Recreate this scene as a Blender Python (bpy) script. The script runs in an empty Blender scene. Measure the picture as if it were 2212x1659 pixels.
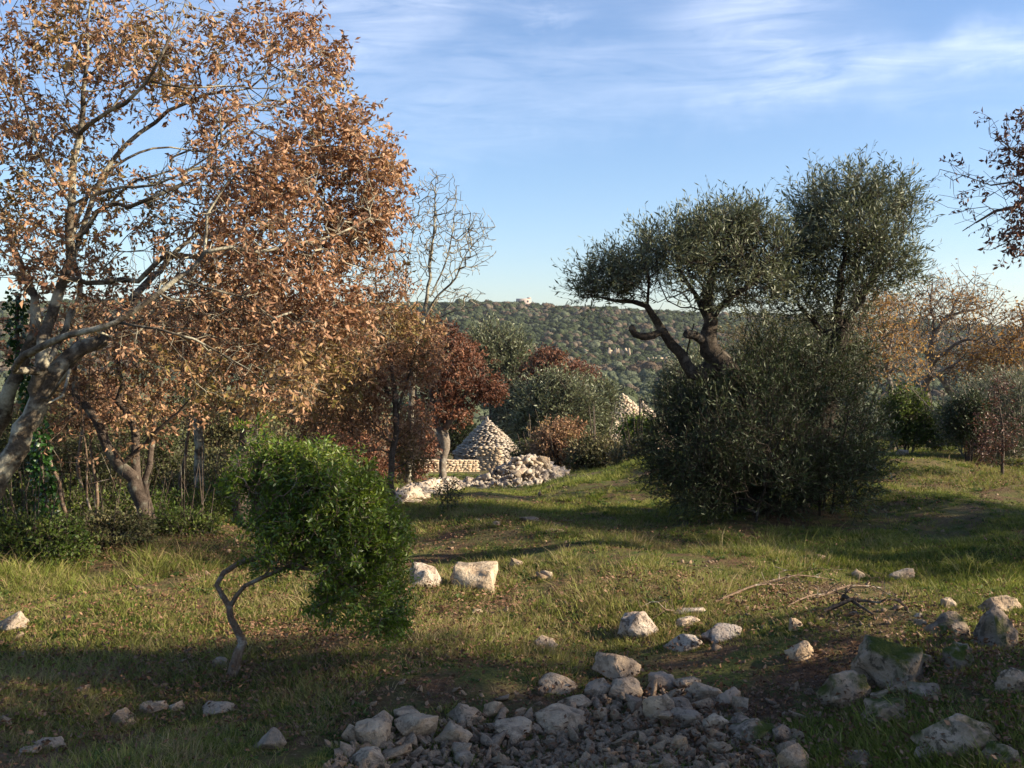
import bpy, bmesh, math, random
import numpy as np
from mathutils import Vector, Matrix, Euler

SC = bpy.context.scene
COL = SC.collection
# ------------------------------------------------------------------ camera
CAMZ, F, HOR = 1.6, 1024.0, 346.0
PITCH = math.atan((384 - HOR) / F)
cam_d = bpy.data.cameras.new('camera')
cam = bpy.data.objects.new('camera', cam_d)
COL.objects.link(cam)
cam_d.sensor_width = 36.0
cam_d.lens = 36.0
cam_d.clip_start = 0.05
cam_d.clip_end = 6000
cam.location = (0, 0, CAMZ)
cam.rotation_euler = (math.pi / 2 - PITCH, 0, 0)
SC.camera = cam
SC.render.resolution_x, SC.render.resolution_y = 1024, 768

# ------------------------------------------------------------------ light
SUN_EL, SUN_AZ = 26.0, 99.0      # azimuth clockwise from +Y (the view direction)
SKY_STRENGTH, SUN_STRENGTH, EXPOSURE = 0.078, 5.0, 1.30
sd = bpy.data.lights.new('sun', 'SUN')
sd.energy = SUN_STRENGTH
sd.angle = math.radians(0.5)
sd.color = (1.0, 0.87, 0.66)
sun = bpy.data.objects.new('sun', sd)
COL.objects.link(sun)
_el, _az = math.radians(SUN_EL), math.radians(SUN_AZ)
SUNV = Vector((math.sin(_az) * math.cos(_el), math.cos(_az) * math.cos(_el), math.sin(_el)))
sun.rotation_euler = SUNV.to_track_quat('Z', 'Y').to_euler()
SC.view_settings.view_transform = 'Standard'
SC.view_settings.look = 'None'
SC.view_settings.gamma = 1.0
SC.view_settings.use_curve_mapping = False
SC.view_settings.exposure = EXPOSURE
try:
    SC.cycles.max_bounces = 5
    SC.cycles.diffuse_bounces = 3
    SC.cycles.glossy_bounces = 1
    SC.cycles.transmission_bounces = 2
    SC.cycles.transparent_max_bounces = 4
    SC.cycles.use_denoising = True
    SC.cycles.denoiser = 'OPENIMAGEDENOISE'
    SC.cycles.denoising_input_passes = 'RGB_ALBEDO_NORMAL'
    SC.cycles.denoising_prefilter = 'ACCURATE'
    SC.cycles.caustics_reflective = False
    SC.cycles.caustics_refractive = False
except Exception:
    pass


class NT:
    """small helper for building node trees"""
    def __init__(self, tree):
        self.t = tree
        self.n = tree.nodes
        self.l = tree.links

    def put(self, sock, v):
        if isinstance(v, bpy.types.NodeSocket):
            self.l.new(v, sock)
        elif v is not None:
            sock.default_value = v

    def math(self, op, a, b=None, c=None, clamp=False):
        n = self.n.new('ShaderNodeMath')
        n.operation = op
        n.use_clamp = clamp
        for i, v in enumerate((a, b, c)):
            if v is not None:
                self.put(n.inputs[i], v)
        return n.outputs[0]

    def noise(self, vec, scale, detail=4, rough=0.55, dist=0.0):
        n = self.n.new('ShaderNodeTexNoise')
        if vec is not None:
            self.l.new(vec, n.inputs['Vector'])
        n.inputs['Scale'].default_value = scale
        n.inputs['Detail'].default_value = detail
        n.inputs['Roughness'].default_value = rough
        n.inputs['Distortion'].default_value = dist
        return n.outputs['Fac']

    def ramp(self, fac, stops, mode='LINEAR'):
        n = self.n.new('ShaderNodeValToRGB')
        n.color_ramp.interpolation = mode
        el = n.color_ramp.elements
        while len(el) > 1:
            el.remove(el[-1])
        el[0].position = stops[0][0]
        el[0].color = col4(stops[0][1])
        for p, c in stops[1:]:
            e = el.new(p)
            e.color = col4(c)
        self.l.new(fac, n.inputs[0])
        return n.outputs['Color']

    def mix(self, fac, a, b, mode='MIX'):
        n = self.n.new('ShaderNodeMix')
        n.data_type = 'RGBA'
        n.blend_type = mode
        self.put(n.inputs[0], fac)
        self.put(n.inputs[6], col4(a) if isinstance(a, (tuple, list, float)) else a)
        self.put(n.inputs[7], col4(b) if isinstance(b, (tuple, list, float)) else b)
        return n.outputs[2]

    def maprange(self, v, a, b, c=0.0, d=1.0, smooth=False):
        n = self.n.new('ShaderNodeMapRange')
        if smooth:
            n.interpolation_type = 'SMOOTHSTEP'
        self.l.new(v, n.inputs[0])
        for i, x in zip((1, 2, 3, 4), (a, b, c, d)):
            n.inputs[i].default_value = x
        return n.outputs[0]

    def bump(self, h, strength, dist=0.02):
        n = self.n.new('ShaderNodeBump')
        n.inputs['Strength'].default_value = strength
        n.inputs['Distance'].default_value = dist
        self.l.new(h, n.inputs['Height'])
        return n.outputs[0]


def col4(c):
    if isinstance(c, (int, float)):
        return (c, c, c, 1)
    return tuple(c) + (1,) if len(c) == 3 else tuple(c)


# ------------------------------------------------------------------ sky
world = bpy.data.worlds.new('World')
SC.world = world
world.use_nodes = True
w = NT(world.node_tree)
w.n.clear()
out = w.n.new('ShaderNodeOutputWorld')
bg = w.n.new('ShaderNodeBackground')
bg.inputs['Strength'].default_value = SKY_STRENGTH
w.l.new(bg.outputs[0], out.inputs[0])
sky = w.n.new('ShaderNodeTexSky')
sky.sky_type = 'NISHITA'
sky.sun_disc = False
sky.sun_elevation = _el
sky.sun_rotation = _az
sky.altitude = 200
sky.air_density = 1.0
sky.dust_density = 0.9
sky.ozone_density = 2.0
tc = w.n.new('ShaderNodeTexCoord')
sep = w.n.new('ShaderNodeSeparateXYZ')
w.l.new(tc.outputs['Generated'], sep.inputs[0])
X, Y, Z = sep.outputs
ya = w.math('ADD', w.math('ABSOLUTE', Y), 0.15)
u = w.math('DIVIDE', X, ya)
v = w.math('DIVIDE', Z, ya)
# warp so that the streaks are wispy
warp = w.noise(tc.outputs['Generated'], 5.0, 4, 0.6)
warp2 = w.noise(tc.outputs['Generated'], 22.0, 5, 0.65)
v_w = w.math('ADD', v, w.math('ADD', w.math('MULTIPLY', w.math('SUBTRACT', warp, 0.5), 0.10),
                             w.math('MULTIPLY', w.math('SUBTRACT', warp2, 0.5), 0.030)))


def streak(cu, cv, lu, lv, ang, amp):
    """a long soft cloud streak centred on a direction of the sky"""
    ca, sa = math.cos(ang), math.sin(ang)
    du = w.math('SUBTRACT', u, cu)
    dv = w.math('SUBTRACT', v_w, cv)
    a = w.math('DIVIDE', w.math('ADD', w.math('MULTIPLY', du, ca), w.math('MULTIPLY', dv, sa)), lu)
    b = w.math('DIVIDE', w.math('SUBTRACT', w.math('MULTIPLY', dv, ca), w.math('MULTIPLY', du, sa)), lv)
    r2 = w.math('ADD', w.math('MULTIPLY', a, a), w.math('MULTIPLY', b, b))
    return w.math('MULTIPLY', w.math('POWER', 2.718, w.math('MULTIPLY', r2, -1.0)), amp)


STREAKS = [(-.09, .335, .17, .026, .08, .85), (-.15, .293, .09, .020, .10, .50), (.038, .312, .032, .008, .05, .75),
           (.24, .326, .085, .036, .10, .95), (.23, .290, .10, .018, -.25, .50), (.10, .275, .20, .016, .05, .40), (.43, .282, .20, .018, .12, .85),
           (.36, .262, .22, .014, .08, .55), (.30, .240, .18, .016, -.05, .50), (-.09, .236, .16, .030, .10, .45), (.08, .225, .22, .014, -.02, .30),
           (-.08, .190, .11, .014, .08, .30), (-.35, .30, .25, .06, 0, .45), (.52, .06, .28, .025, 0, .35),
           (.25, .60, .5, .06, .3, .6), (-.4, .55, .4, .07, .1, .5), (1.5, .40, .6, .06, .15, .6), (-1.5, .35, .6, .06, -.1, .6)]
STREAKS = [(a * .87, b * .87, c * .87, d * .95, e, f) for a, b, c, d, e, f in STREAKS]
tot = None
for s_ in STREAKS:
    k_ = streak(*s_)
    tot = k_ if tot is None else w.math('ADD', tot, k_)
mp = w.n.new('ShaderNodeMapping')
mp.inputs['Rotation'].default_value = (0.0, -0.12, 0.0)
mp.inputs['Scale'].default_value = (5.0, 5.0, 34.0)
w.l.new(tc.outputs['Generated'], mp.inputs[0])
fib = w.noise(mp.outputs[0], 1.6, 6, 0.62, 0.6)
fibm = w.maprange(fib, 0.30, 0.68, 0.03, 0.26)
cl = w.math('MULTIPLY', tot, fibm)
cl = w.math('MULTIPLY', cl, w.maprange(Z, 0.0, 0.06, 0.0, 1.0), clamp=False)
cl = w.math('MINIMUM', cl, 0.8)
# cirrus: bright, thin white over the blue
skyb = w.mix(1.0, sky.outputs[0], (0.97, 1.0, 1.10), 'MULTIPLY')
skyc = w.mix(cl, skyb, (9.4, 9.6, 10.4))
hs = w.n.new('ShaderNodeHueSaturation')
hs.inputs['Saturation'].default_value = 1.06
w.l.new(skyc, hs.inputs['Color'])
w.l.new(hs.outputs[0], bg.inputs[0])


# ------------------------------------------------------------------ terrain
def lerpk(x, ks):
    xs = np.array([k[0] for k in ks], float)
    ys = np.array([k[1] for k in ks], float)
    return np.interp(x, xs, ys)


def smooth(a, b, x):
    t = np.clip((x - a) / (b - a), 0, 1)
    return t * t * (3 - 2 * t)


KL = [(-100, 0), (8, 0), (12, -.25), (17, -.78), (22, -1.32), (28, -2.0), (35, -2.9), (50, -4.7), (65, -6.3), (80, -7.5),
      (120, -9.5), (200, -12), (5000, -12)]
KR = [(-100, 0), (10, 0), (16, -.05), (22, -.45), (30, -1.5), (40, -3.0), (60, -5.2), (80, -7.3), (120, -9.5), (200, -12), (5000, -12)]
CREST = [(-1.5, 300), (-.5, 301), (-.2, 301), (-.02, 303), (.03, 307), (.12, 309.5), (.3, 315), (.42, 324), (.5, 327.5), (1.0, 331), (2, 333)]
BUMPS = [(2.35, 4.55, 0.22, 0.95), (3.1, 5.6, 0.10, 1.0), (0.9, 4.0, 0.06, 1.4), (-2.6, 3.6, 0.10, 1.0), (-5.5, 9.5, 0.25, 2.2),
         (1.6, 3.1, 0.05, 0.8), (-1.4, 6.8, 0.05, 0.8), (1.2, 7.0, 0.06, 0.9), (4.8, 8.5, 0.12, 1.5)]
_gr = np.random.default_rng(5)
_GW = [(_gr.uniform(0.5, 6.5) * np.array([math.cos(a), math.sin(a)]), _gr.uniform(0, 6.28)) for a in _gr.uniform(0, 6.28, 26)]


def G(x, y):
    x = np.asarray(x, float)
    y = np.asarray(y, float)
    a = x / np.maximum(y, 4.0)
    f = smooth(-0.02, 0.24, a)
    z = lerpk(y, KL) * (1 - f) + lerpk(y, KR) * f
    near = 1 - smooth(25, 60, np.abs(y) + np.abs(x) * .3)
    for bx, by, bh, br in BUMPS:
        z = z + bh * np.exp(-((x - bx) ** 2 + (y - by) ** 2) / (br * br))
    r = 0
    for k, p in _GW:
        r = r + np.sin(k[0] * x + k[1] * y + p) * (0.018 / (0.5 + np.hypot(*k) * 0.35))
    z = z + r * near
    # valley floor undulation and the far hill
    mid = smooth(60, 200, y)
    z = z + mid * 1.2 * np.sin(x * .021 + 1) * np.sin(y * .017)
    cr = lerpk(a, CREST)
    hc = 1.6 + (346 - cr) / 1024.0 * 850.0 - 4.0
    t = smooth(430, 860, y)
    prof = t ** 1.15
    und = 3.0 * np.sin(x * .018 + y * .01) + 2.0 * np.sin(x * .041 - y * .023 + 2)
    hill = (hc + 12) * prof + und * np.sin(np.clip(t, 0, 1) * math.pi)
    back = smooth(870, 2600, y)
    z = z + hill * (1 - 0.8 * back)
    # sides and rear stay gentle
    z = z + smooth(60, 400, np.abs(x) - y * 0.9) * 6 * smooth(-50, 10, -np.abs(y) + 400)
    return z


def gz(x, y):
    return float(G(x, y))


CP, SP = math.cos(PITCH), math.sin(PITCH)
K = 1024.0 / 2212.0


def ray(dx, dy):
    """direction of the view ray through a point of the 2212 px wide photograph, scaled to y = 1"""
    a = (dx * K - 512) / F
    b = (384 - dy * K) / F
    d = np.array([a, CP + b * SP, -SP + b * CP])
    return d / d[1]


def P(dx, dy, y):
    d = ray(dx, dy)
    return np.array([d[0] * y, y, CAMZ + d[2] * y])


def on_ground(dx, dy):
    d = ray(dx, dy)
    ys = np.concatenate([np.linspace(2.5, 40, 3000), np.linspace(40, 900, 3000)])
    h = CAMZ + d[2] * ys - G(d[0] * ys, ys)
    i = int(np.argmax(h <= 0))
    if h[i] > 0:
        i = len(ys) - 1
    return np.array([d[0] * ys[i], ys[i], gz(d[0] * ys[i], ys[i])])


# ------------------------------------------------------------------ mesh helpers
def mesh_np(name, V, Fs, mat=None, smooth_shade=False):
    """V (n,3); Fs list of (m,k) index arrays"""
    me = bpy.data.meshes.new(name)
    V = np.ascontiguousarray(V, np.float32)
    me.vertices.add(len(V))
    me.vertices.foreach_set('co', V.ravel())
    if not isinstance(Fs, (list, tuple)):
        Fs = [Fs]
    Fs = [np.asarray(f, np.int32) for f in Fs if len(f)]
    nl = sum(f.size for f in Fs)
    npoly = sum(len(f) for f in Fs)
    me.loops.add(nl)
    me.loops.foreach_set('vertex_index', np.concatenate([f.ravel() for f in Fs]))
    me.polygons.add(npoly)
    tot = np.concatenate([np.full(len(f), f.shape[1], np.int32) for f in Fs])
    st = np.concatenate([[0], np.cumsum(tot)[:-1]]).astype(np.int32)
    me.polygons.foreach_set('loop_start', st)
    me.polygons.foreach_set('loop_total', tot)
    if smooth_shade:
        me.polygons.foreach_set('use_smooth', np.ones(npoly, bool))
    me.update(calc_edges=True)
    if mat:
        me.materials.append(mat)
    return me


def link(name, me, parent=None, loc=(0, 0, 0), **props):
    o = bpy.data.objects.new(name, me)
    COL.objects.link(o)
    o.location = loc
    if parent is not None:
        o.parent = parent
    for k_, v_ in props.items():
        if v_ is not None:
            o[k_] = v_
    return o


def thing(name, label, cat, loc=(0, 0, 0), group=None):
    return link(name, None, None, loc, label=label, category=cat, group=group)


def nrm(a):
    return a / np.maximum(np.linalg.norm(a, axis=-1, keepdims=True), 1e-9)


def perp(d, rng):
    r = rng.normal(size=d.shape)
    r -= d * (r * d).sum(-1, keepdims=True)
    return nrm(r)


class Acc:
    """collects geometry, builds one mesh"""
    def __init__(self):
        self.V, self.F, self.n = [], {}, 0

    def add(self, V, Fc):
        V = np.asarray(V, float).reshape(-1, 3)
        Fc = np.asarray(Fc, int)
        self.F.setdefault(Fc.shape[1], []).append(Fc + self.n)
        self.V.append(V)
        self.n += len(V)

    def mesh(self, name, mat, sm=False):
        return mesh_np(name, np.concatenate(self.V), [np.concatenate(f) for f in self.F.values()], mat, sm)


def prisms(acc, A, B, ra, rb, rng, sides=3):
    """many thin tapered twigs at once"""
    n = len(A)
    if n == 0:
        return
    d = nrm(B - A)
    p = perp(d, rng)
    q = np.cross(d, p)
    ang = np.arange(sides) * 2 * np.pi / sides
    ring = p[:, None] * np.cos(ang)[None, :, None] + q[:, None] * np.sin(ang)[None, :, None]
    ra = np.broadcast_to(np.asarray(ra, float).reshape(-1, 1, 1), (n, 1, 1))
    rb = np.broadcast_to(np.asarray(rb, float).reshape(-1, 1, 1), (n, 1, 1))
    V = np.concatenate([A[:, None] + ring * ra, B[:, None] + ring * rb], 1)
    base = np.arange(n)[:, None] * (2 * sides)
    fs = []
    for i in range(sides):
        j = (i + 1) % sides
        fs.append(np.stack([base[:, 0] + i, base[:, 0] + j, base[:, 0] + sides + j, base[:, 0] + sides + i], 1))
    acc.add(V.reshape(-1, 3), np.concatenate(fs))


def sweep(acc, pts, rad, sides, rng, knob=0.0, cap=True):
    pts = np.asarray(pts, float)
    m = len(pts)
    t = np.gradient(pts, axis=0)
    t = nrm(t)
    up = np.array([0.3, 0.2, 0.9]) if abs(t[0][2]) < .9 else np.array([1.0, 0.1, 0])
    p = nrm(np.cross(t[0], up))
    ring = []
    ang = np.arange(sides) * 2 * np.pi / sides
    ph = rng.uniform(0, 6.28, 4)
    for i in range(m):
        p = p - t[i] * np.dot(p, t[i])
        p = p / np.linalg.norm(p)
        q = np.cross(t[i], p)
        rr = np.full(sides, rad[i])
        if knob:
            rr = rr * (1 + knob * (0.5 * np.sin(2 * ang + ph[0] + i * .31) + 0.4 * np.sin(3 * ang + ph[1] - i * .23)
                                   + 0.35 * np.sin(ang + ph[2] + i * .57) + rng.normal(0, .25, sides)))
        ring.append(pts[i] + (p[None] * np.cos(ang)[:, None] + q[None] * np.sin(ang)[:, None]) * rr[:, None])
    V = np.concatenate(ring)
    i = np.arange(m - 1)[:, None] * sides
    j = np.arange(sides)[None]
    k2 = (j + 1) % sides
    Fq = np.stack([i + j, i + k2, i + sides + k2, i + sides + j], -1).reshape(-1, 4)
    acc.add(V, Fq)
    if cap:
        c0 = np.array([pts[-1] + t[-1] * rad[-1] * .4])
        base = (m - 1) * sides
        tri = np.stack([np.arange(sides), (np.arange(sides) + 1) % sides, np.full(sides, sides)], 1)
        acc.add(np.concatenate([ring[-1], c0]), tri)


def catmull(P0, spacing):
    P0 = np.asarray(P0, float)
    if len(P0) < 3:
        n = max(2, int(np.linalg.norm(P0[-1][:3] - P0[0][:3]) / spacing) + 1)
        return P0[0] + (P0[-1] - P0[0]) * np.linspace(0, 1, n)[:, None]
    Q = np.concatenate([[2 * P0[0] - P0[1]], P0, [2 * P0[-1] - P0[-2]]])
    out_ = []
    for i in range(1, len(Q) - 2):
        a, b, c, d = Q[i - 1], Q[i], Q[i + 1], Q[i + 2]
        n = max(1, int(np.linalg.norm((c - b)[:3]) / spacing))
        for t in np.arange(n) / n:
            out_.append(.5 * ((2 * b) + (-a + c) * t + (2 * a - 5 * b + 4 * c - d) * t * t + (-a + 3 * b - 3 * c + d) * t ** 3))
    out_.append(Q[-2])
    return np.array(out_)


def leaves_mesh(acc, B, D, L, Wd, rng, fold=0.25, droop=0.0, curl=0.0):
    """folded diamond leaves: base B, direction D, length L, width Wd"""
    n = len(B)
    if n == 0:
        return
    D = nrm(D + np.array([0, 0, -droop]))
    s = perp(D, rng)
    nn = np.cross(D, s)
    L = np.broadcast_to(L, n)[:, None]
    Wd = np.broadcast_to(Wd, n)[:, None]
    cu = rng.uniform(-curl, curl, n)[:, None] if curl else 0
    tip = B + D * L + nn * L * cu
    mid = B + D * L * .48 + nn * Wd * fold
    r_ = mid + s * Wd * .5
    l_ = mid - s * Wd * .5
    V = np.stack([B, r_, tip, l_], 1).reshape(-1, 3)
    b = np.arange(n)[:, None] * 4
    acc.add(V, np.concatenate([b + [0, 1, 2], b + [0, 2, 3]]))


# ------------------------------------------------------------------ tree growth
def blob_points(blobs, rng):
    """blobs: (centre, radii, n) - points thrown into ellipsoids, denser towards the shell"""
    out_ = []
    for c, r, n in blobs:
        d = nrm(rng.normal(size=(n, 3)))
        rad = rng.uniform(0, 1, (n, 1)) ** 0.42
        out_.append(np.asarray(c) + d * rad * np.asarray(r))
    return np.concatenate(out_) if out_ else np.zeros((0, 3))


def DB(dx, dy, y, rx, ry, rdepth, n):
    """a blob given where it stands in the photograph and how deep it lies"""
    return (P(dx, dy, y), (rx * K / F * y, rdepth, ry * K / F * y), n)


def grow(limbs, pts, rng, bf=0.25, tip_r=0.002, pw=2.3, jit=0.015, seg=0.25):
    """limbs: polylines of (x,y,z,r). returns nodes, parent, radius, children lists"""
    N, par, rmin = [], [], []
    for li, lb in enumerate(limbs):
        q = catmull(np.asarray(lb, float), 0.12)
        q[1:, :3] += rng.normal(0, jit, (len(q) - 1, 3)) * np.minimum(1, q[1:, 3:4] / .03)
        if li == 0 or not N:
            last = -1
        else:
            A = np.array(N)
            last = int(np.argmin(((A - q[0, :3]) ** 2).sum(1)))
            if np.linalg.norm(A[last] - q[0, :3]) > 1.2:
                last = -1
        for row in q:
            N.append(row[:3].copy())
            par.append(last)
            rmin.append(row[3])
            last = len(N) - 1
    nsk = len(N)
    M = nsk + len(pts) * 4 + 10
    A = np.zeros((M, 3))
    A[:nsk] = N
    plen = np.zeros(M)
    for i in range(nsk):
        if par[i] >= 0:
            plen[i] = plen[par[i]] + np.linalg.norm(A[i] - A[par[i]])
    n = nsk
    par = list(par)
    if len(pts):
        dmin = np.full(len(pts), 1e9)
        for i in range(0, nsk, 1):
            dmin = np.minimum(dmin, ((pts - A[i]) ** 2).sum(1))
        for k_ in np.argsort(dmin):
            p = pts[k_]
            dd = np.sqrt(((A[:n] - p) ** 2).sum(1))
            c = dd + bf * plen[:n]
            j = int(np.argmin(c))
            d = dd[j]
            m = int(d / seg)
            last = j
            a0 = A[j].copy()
            bend = rng.normal(0, .10, 3) * d
            for s in range(1, m + 1):
                t = s / (m + 1)
                A[n] = a0 + (p - a0) * t + bend * math.sin(t * math.pi) + rng.normal(0, .012, 3)
                plen[n] = plen[last] + d / (m + 1)
                par.append(last)
                last = n
                n += 1
            A[n] = p
            plen[n] = plen[last] + d / (m + 1)
            par.append(last)
            n += 1
    A = A[:n]
    par = np.array(par)
    acc_ = np.zeros(n)
    kids = [[] for _ in range(n)]
    for i in range(n):
        if par[i] >= 0:
            kids[par[i]].append(i)
    order = topo(par, kids)
    for i in reversed(order):
        if not kids[i]:
            acc_[i] = tip_r ** pw
        else:
            acc_[i] = sum(acc_[k2] for k2 in kids[i])
    rad = acc_ ** (1 / pw)
    rad[:nsk] = np.maximum(rad[:nsk] * .6, np.array(rmin))
    return A, par, rad, kids, order, nsk


def topo(par, kids):
    st = [i for i in range(len(par)) if par[i] < 0]
    o = []
    while st:
        i = st.pop()
        o.append(i)
        st.extend(kids[i])
    return o


def wood(acc, A, par, rad, kids, rng, thin=0.007, knob=0.06, maxr=None):
    """thick wood as smooth swept chains, thin wood as prisms"""
    n = len(A)
    used = np.zeros(n, bool)
    starts = [i for i in range(n) if par[i] < 0]
    stack = list(starts)
    thin_a, thin_b = [], []
    while stack:
        i = stack.pop()
        chain = [i] if par[i] < 0 else [par[i], i]
        cur = i
        while kids[cur]:
            ks = sorted(kids[cur], key=lambda k_: -rad[k_])
            for k_ in ks[1:]:
                stack.append(k_)
            cur = ks[0]
            chain.append(cur)
        r = rad[chain].copy()
        if par[i] >= 0:
            r[0] = min(r[0], r[1] * 1.15)
        m = int((r > thin).sum())
        if m >= 3:
            c = chain[:m + 1] if m < len(chain) else chain
            rr = r[:len(c)]
            pts = A[c]
            sides = 5 if rr[0] < .015 else (7 if rr[0] < .04 else (10 if rr[0] < .09 else 14))
            sweep(acc, pts, rr, sides, rng, knob if rr[0] > .02 else 0, cap=True)
            rest = chain[len(c) - 1:]
        else:
            rest = chain
        for a, b in zip(rest[:-1], rest[1:]):
            thin_a.append(a)
            thin_b.append(b)
    if thin_a:
        ta, tb = np.array(thin_a), np.array(thin_b)
        ra = np.minimum(rad[ta], rad[tb] * 1.2)
        prisms(acc, A[ta], A[tb], ra, rad[tb], rng, 3)


def foliage(acc, tw, A, par, sel, rng, k=3, tl=(.06, .14), m=5, L=(.03, .05), Wf=.5, spread=.7, up=0.0, droop=0.0,
            along=.5, fold=.25, curl=0.0, twr=.0012, compound=False):
    """short twigs from the chosen nodes with leaves set along them"""
    sel = np.asarray(sel)
    d0 = nrm(A[sel] - A[np.maximum(par[sel], 0)] + 1e-6)
    B = np.repeat(A[sel], k, 0)
    D = np.repeat(d0, k, 0)
    n = len(B)
    D = nrm(D * .7 + rng.normal(size=(n, 3)) * spread + np.array([0, 0, up]))
    ln = rng.uniform(tl[0], tl[1], n)
    bend = rng.normal(0, .15, (n, 3)) * ln[:, None]
    E = B + D * ln[:, None]
    if tw is not None:
        Mi = (B + E) / 2 + bend * .5
        prisms(tw, B, Mi, twr * 1.3, twr, rng, 3)
        prisms(tw, Mi, E + bend * 0, twr, twr * .6, rng, 3)
    t = (np.arange(m) + 1.0) / m
    T = np.repeat(t[None], n, 0) + rng.uniform(-.3, .3, (n, m)) / m
    T = np.clip(T, .05, 1)
    Bl = B[:, None] + (D * ln[:, None])[:, None] * T[..., None] + (bend[:, None] * np.sin(T * np.pi)[..., None]) * .5
    Bl = Bl.reshape(-1, 3)
    Dl = np.repeat(D, m, 0)
    if compound:
        s = perp(D, rng)
        side = np.repeat(s, m, 0) * np.tile(np.where(np.arange(m) % 2 == 0, 1, -1), n)[:, None]
        Dl = nrm(Dl * along + side + rng.normal(0, .15, Dl.shape))
    else:
        Dl = nrm(Dl * along + perp(Dl, rng) * (1 - along) * 1.3 + rng.normal(0, .15, Dl.shape))
    Ls = rng.uniform(L[0], L[1], len(Bl)) * np.random.default_rng(1).uniform(.75, 1.1, len(Bl))
    leaves_mesh(acc, Bl, Dl, Ls, Ls * Wf * rng.uniform(.75, 1.2, len(Bl)), rng, fold, droop, curl)


NTRI = [0]


def tree(name, label, cat, limbs, blobs, bark, leafm, seed=0, group=None, tip_r=.002, bf=.25, leaf=None, pw=2.3,
         leaf_frac=1.0, thin=.006, knob=.06, jit=.015, seg=.25, leaf_r=.006, extra=None, pts=None, origin=None, crown='crown',
         mask=None, clump=None):
    rng = np.random.default_rng(seed)
    pp = blob_points(blobs, rng)
    if pts is not None:
        pp = np.concatenate([pp, pts]) if len(pp) else pts
    pp = pp[pp[:, 2] > G(pp[:, 0], pp[:, 1]) + .02]
    if mask is not None:
        pp = pp[mask(pp, rng)]
    A, par, rad, kids, order, nsk = grow(limbs, pp, rng, bf, tip_r, pw, jit, seg)
    o = np.array(limbs[0][0][:3]) if origin is None else np.array(origin)
    A = A - o
    W_, Lf = Acc(), Acc()
    wood(W_, A, par, rad, kids, rng, thin, knob)
    cand = np.array([i for i in range(nsk, len(A)) if rad[i] < leaf_r]) if len(A) > nsk else np.array([], int)
    if leaf and len(cand):
        lp = dict(leaf)
        if clump:
            q_ = A[cand]
            nz_ = sinoise(q_, rng, clump[0], 1.0, 10) + sinoise(q_, rng, clump[0] * 2.3, .6, 8)
            cand = cand[nz_ + rng.normal(0, .25, len(cand)) > clump[1]]
        if leaf_frac < 1:
            # leaves keep to clumps, so gaps stay open
            cand = cand[rng.uniform(size=len(cand)) < leaf_frac]
        foliage(Lf, W_, A, par, cand, rng, **lp)
    root = thing(name, label, cat, tuple(o), group)
    link('trunk', W_.mesh(name + '_trunk', bark, True), root)
    if Lf.n:
        link(crown, Lf.mesh(name + '_crown', leafm), root)
    if extra:
        extra(root, A, par, rad, rng, o)
    return root


def W3(p, r):
    return (p[0], p[1], p[2], r)


def DL(*rows):
    """limb through points of the photograph: (dx, dy, depth, radius)"""
    return [W3(P(a, b, c), r) for a, b, c, r in rows]


# ------------------------------------------------------------------ materials
def new_mat(name):
    m = bpy.data.materials.new(name)
    m.use_nodes = True
    t = NT(m.node_tree)
    t.n.clear()
    o = t.n.new('ShaderNodeOutputMaterial')
    return m, t, o


def coords(t, kind='Object'):
    c = t.n.new('ShaderNodeTexCoord')
    return c.outputs[kind]


def position(t):
    return t.n.new('ShaderNodeNewGeometry').outputs['Position']


def leaf_mat(name, stops, trans=.35, spec=.25, rough=.5, clump=1.2, tint=None, obj=False, clumpamt=.45, tfac=1.3, patch=None):
    m, t, o = new_mat(name)
    g = t.n.new('ShaderNodeNewGeometry')
    r = g.outputs['Random Per Island']
    nz = t.noise(g.outputs['Position'], clump, 2, .6)
    nz = t.maprange(nz, .3, .7)
    f = t.math('ADD', t.math('MULTIPLY', r, 1 - clumpamt), t.math('MULTIPLY', nz, clumpamt))
    if obj:
        oi = t.n.new('ShaderNodeObjectInfo')
        f = t.math('FRACT', t.math('ADD', t.math('MULTIPLY', f, .45), t.math('MULTIPLY', oi.outputs['Random'], .55)))
    c = t.ramp(f, stops)
    if patch:
        pn = t.noise(g.outputs['Position'], .85, 3, .6)
        pf = t.math('MULTIPLY', t.maprange(pn, .52, .62), t.maprange(r, .25, .75, .35, 1.0))
        c = t.mix(pf, c, patch)
    p = t.n.new('ShaderNodeBsdfPrincipled')
    t.l.new(c, p.inputs['Base Color'])
    p.inputs['Roughness'].default_value = rough
    p.inputs['Specular IOR Level'].default_value = spec
    tr = t.n.new('ShaderNodeBsdfTranslucent')
    tcx = t.mix(1.0, c, (min(1, tfac), min(1, tfac * .95), tfac * .6), 'MULTIPLY')
    t.l.new(tcx, tr.inputs['Color'])
    mx = t.n.new('ShaderNodeMixShader')
    mx.inputs[0].default_value = trans
    t.l.new(p.outputs[0], mx.inputs[1])
    t.l.new(tr.outputs[0], mx.inputs[2])
    t.l.new(mx.outputs[0], o.inputs[0])
    return m


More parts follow.
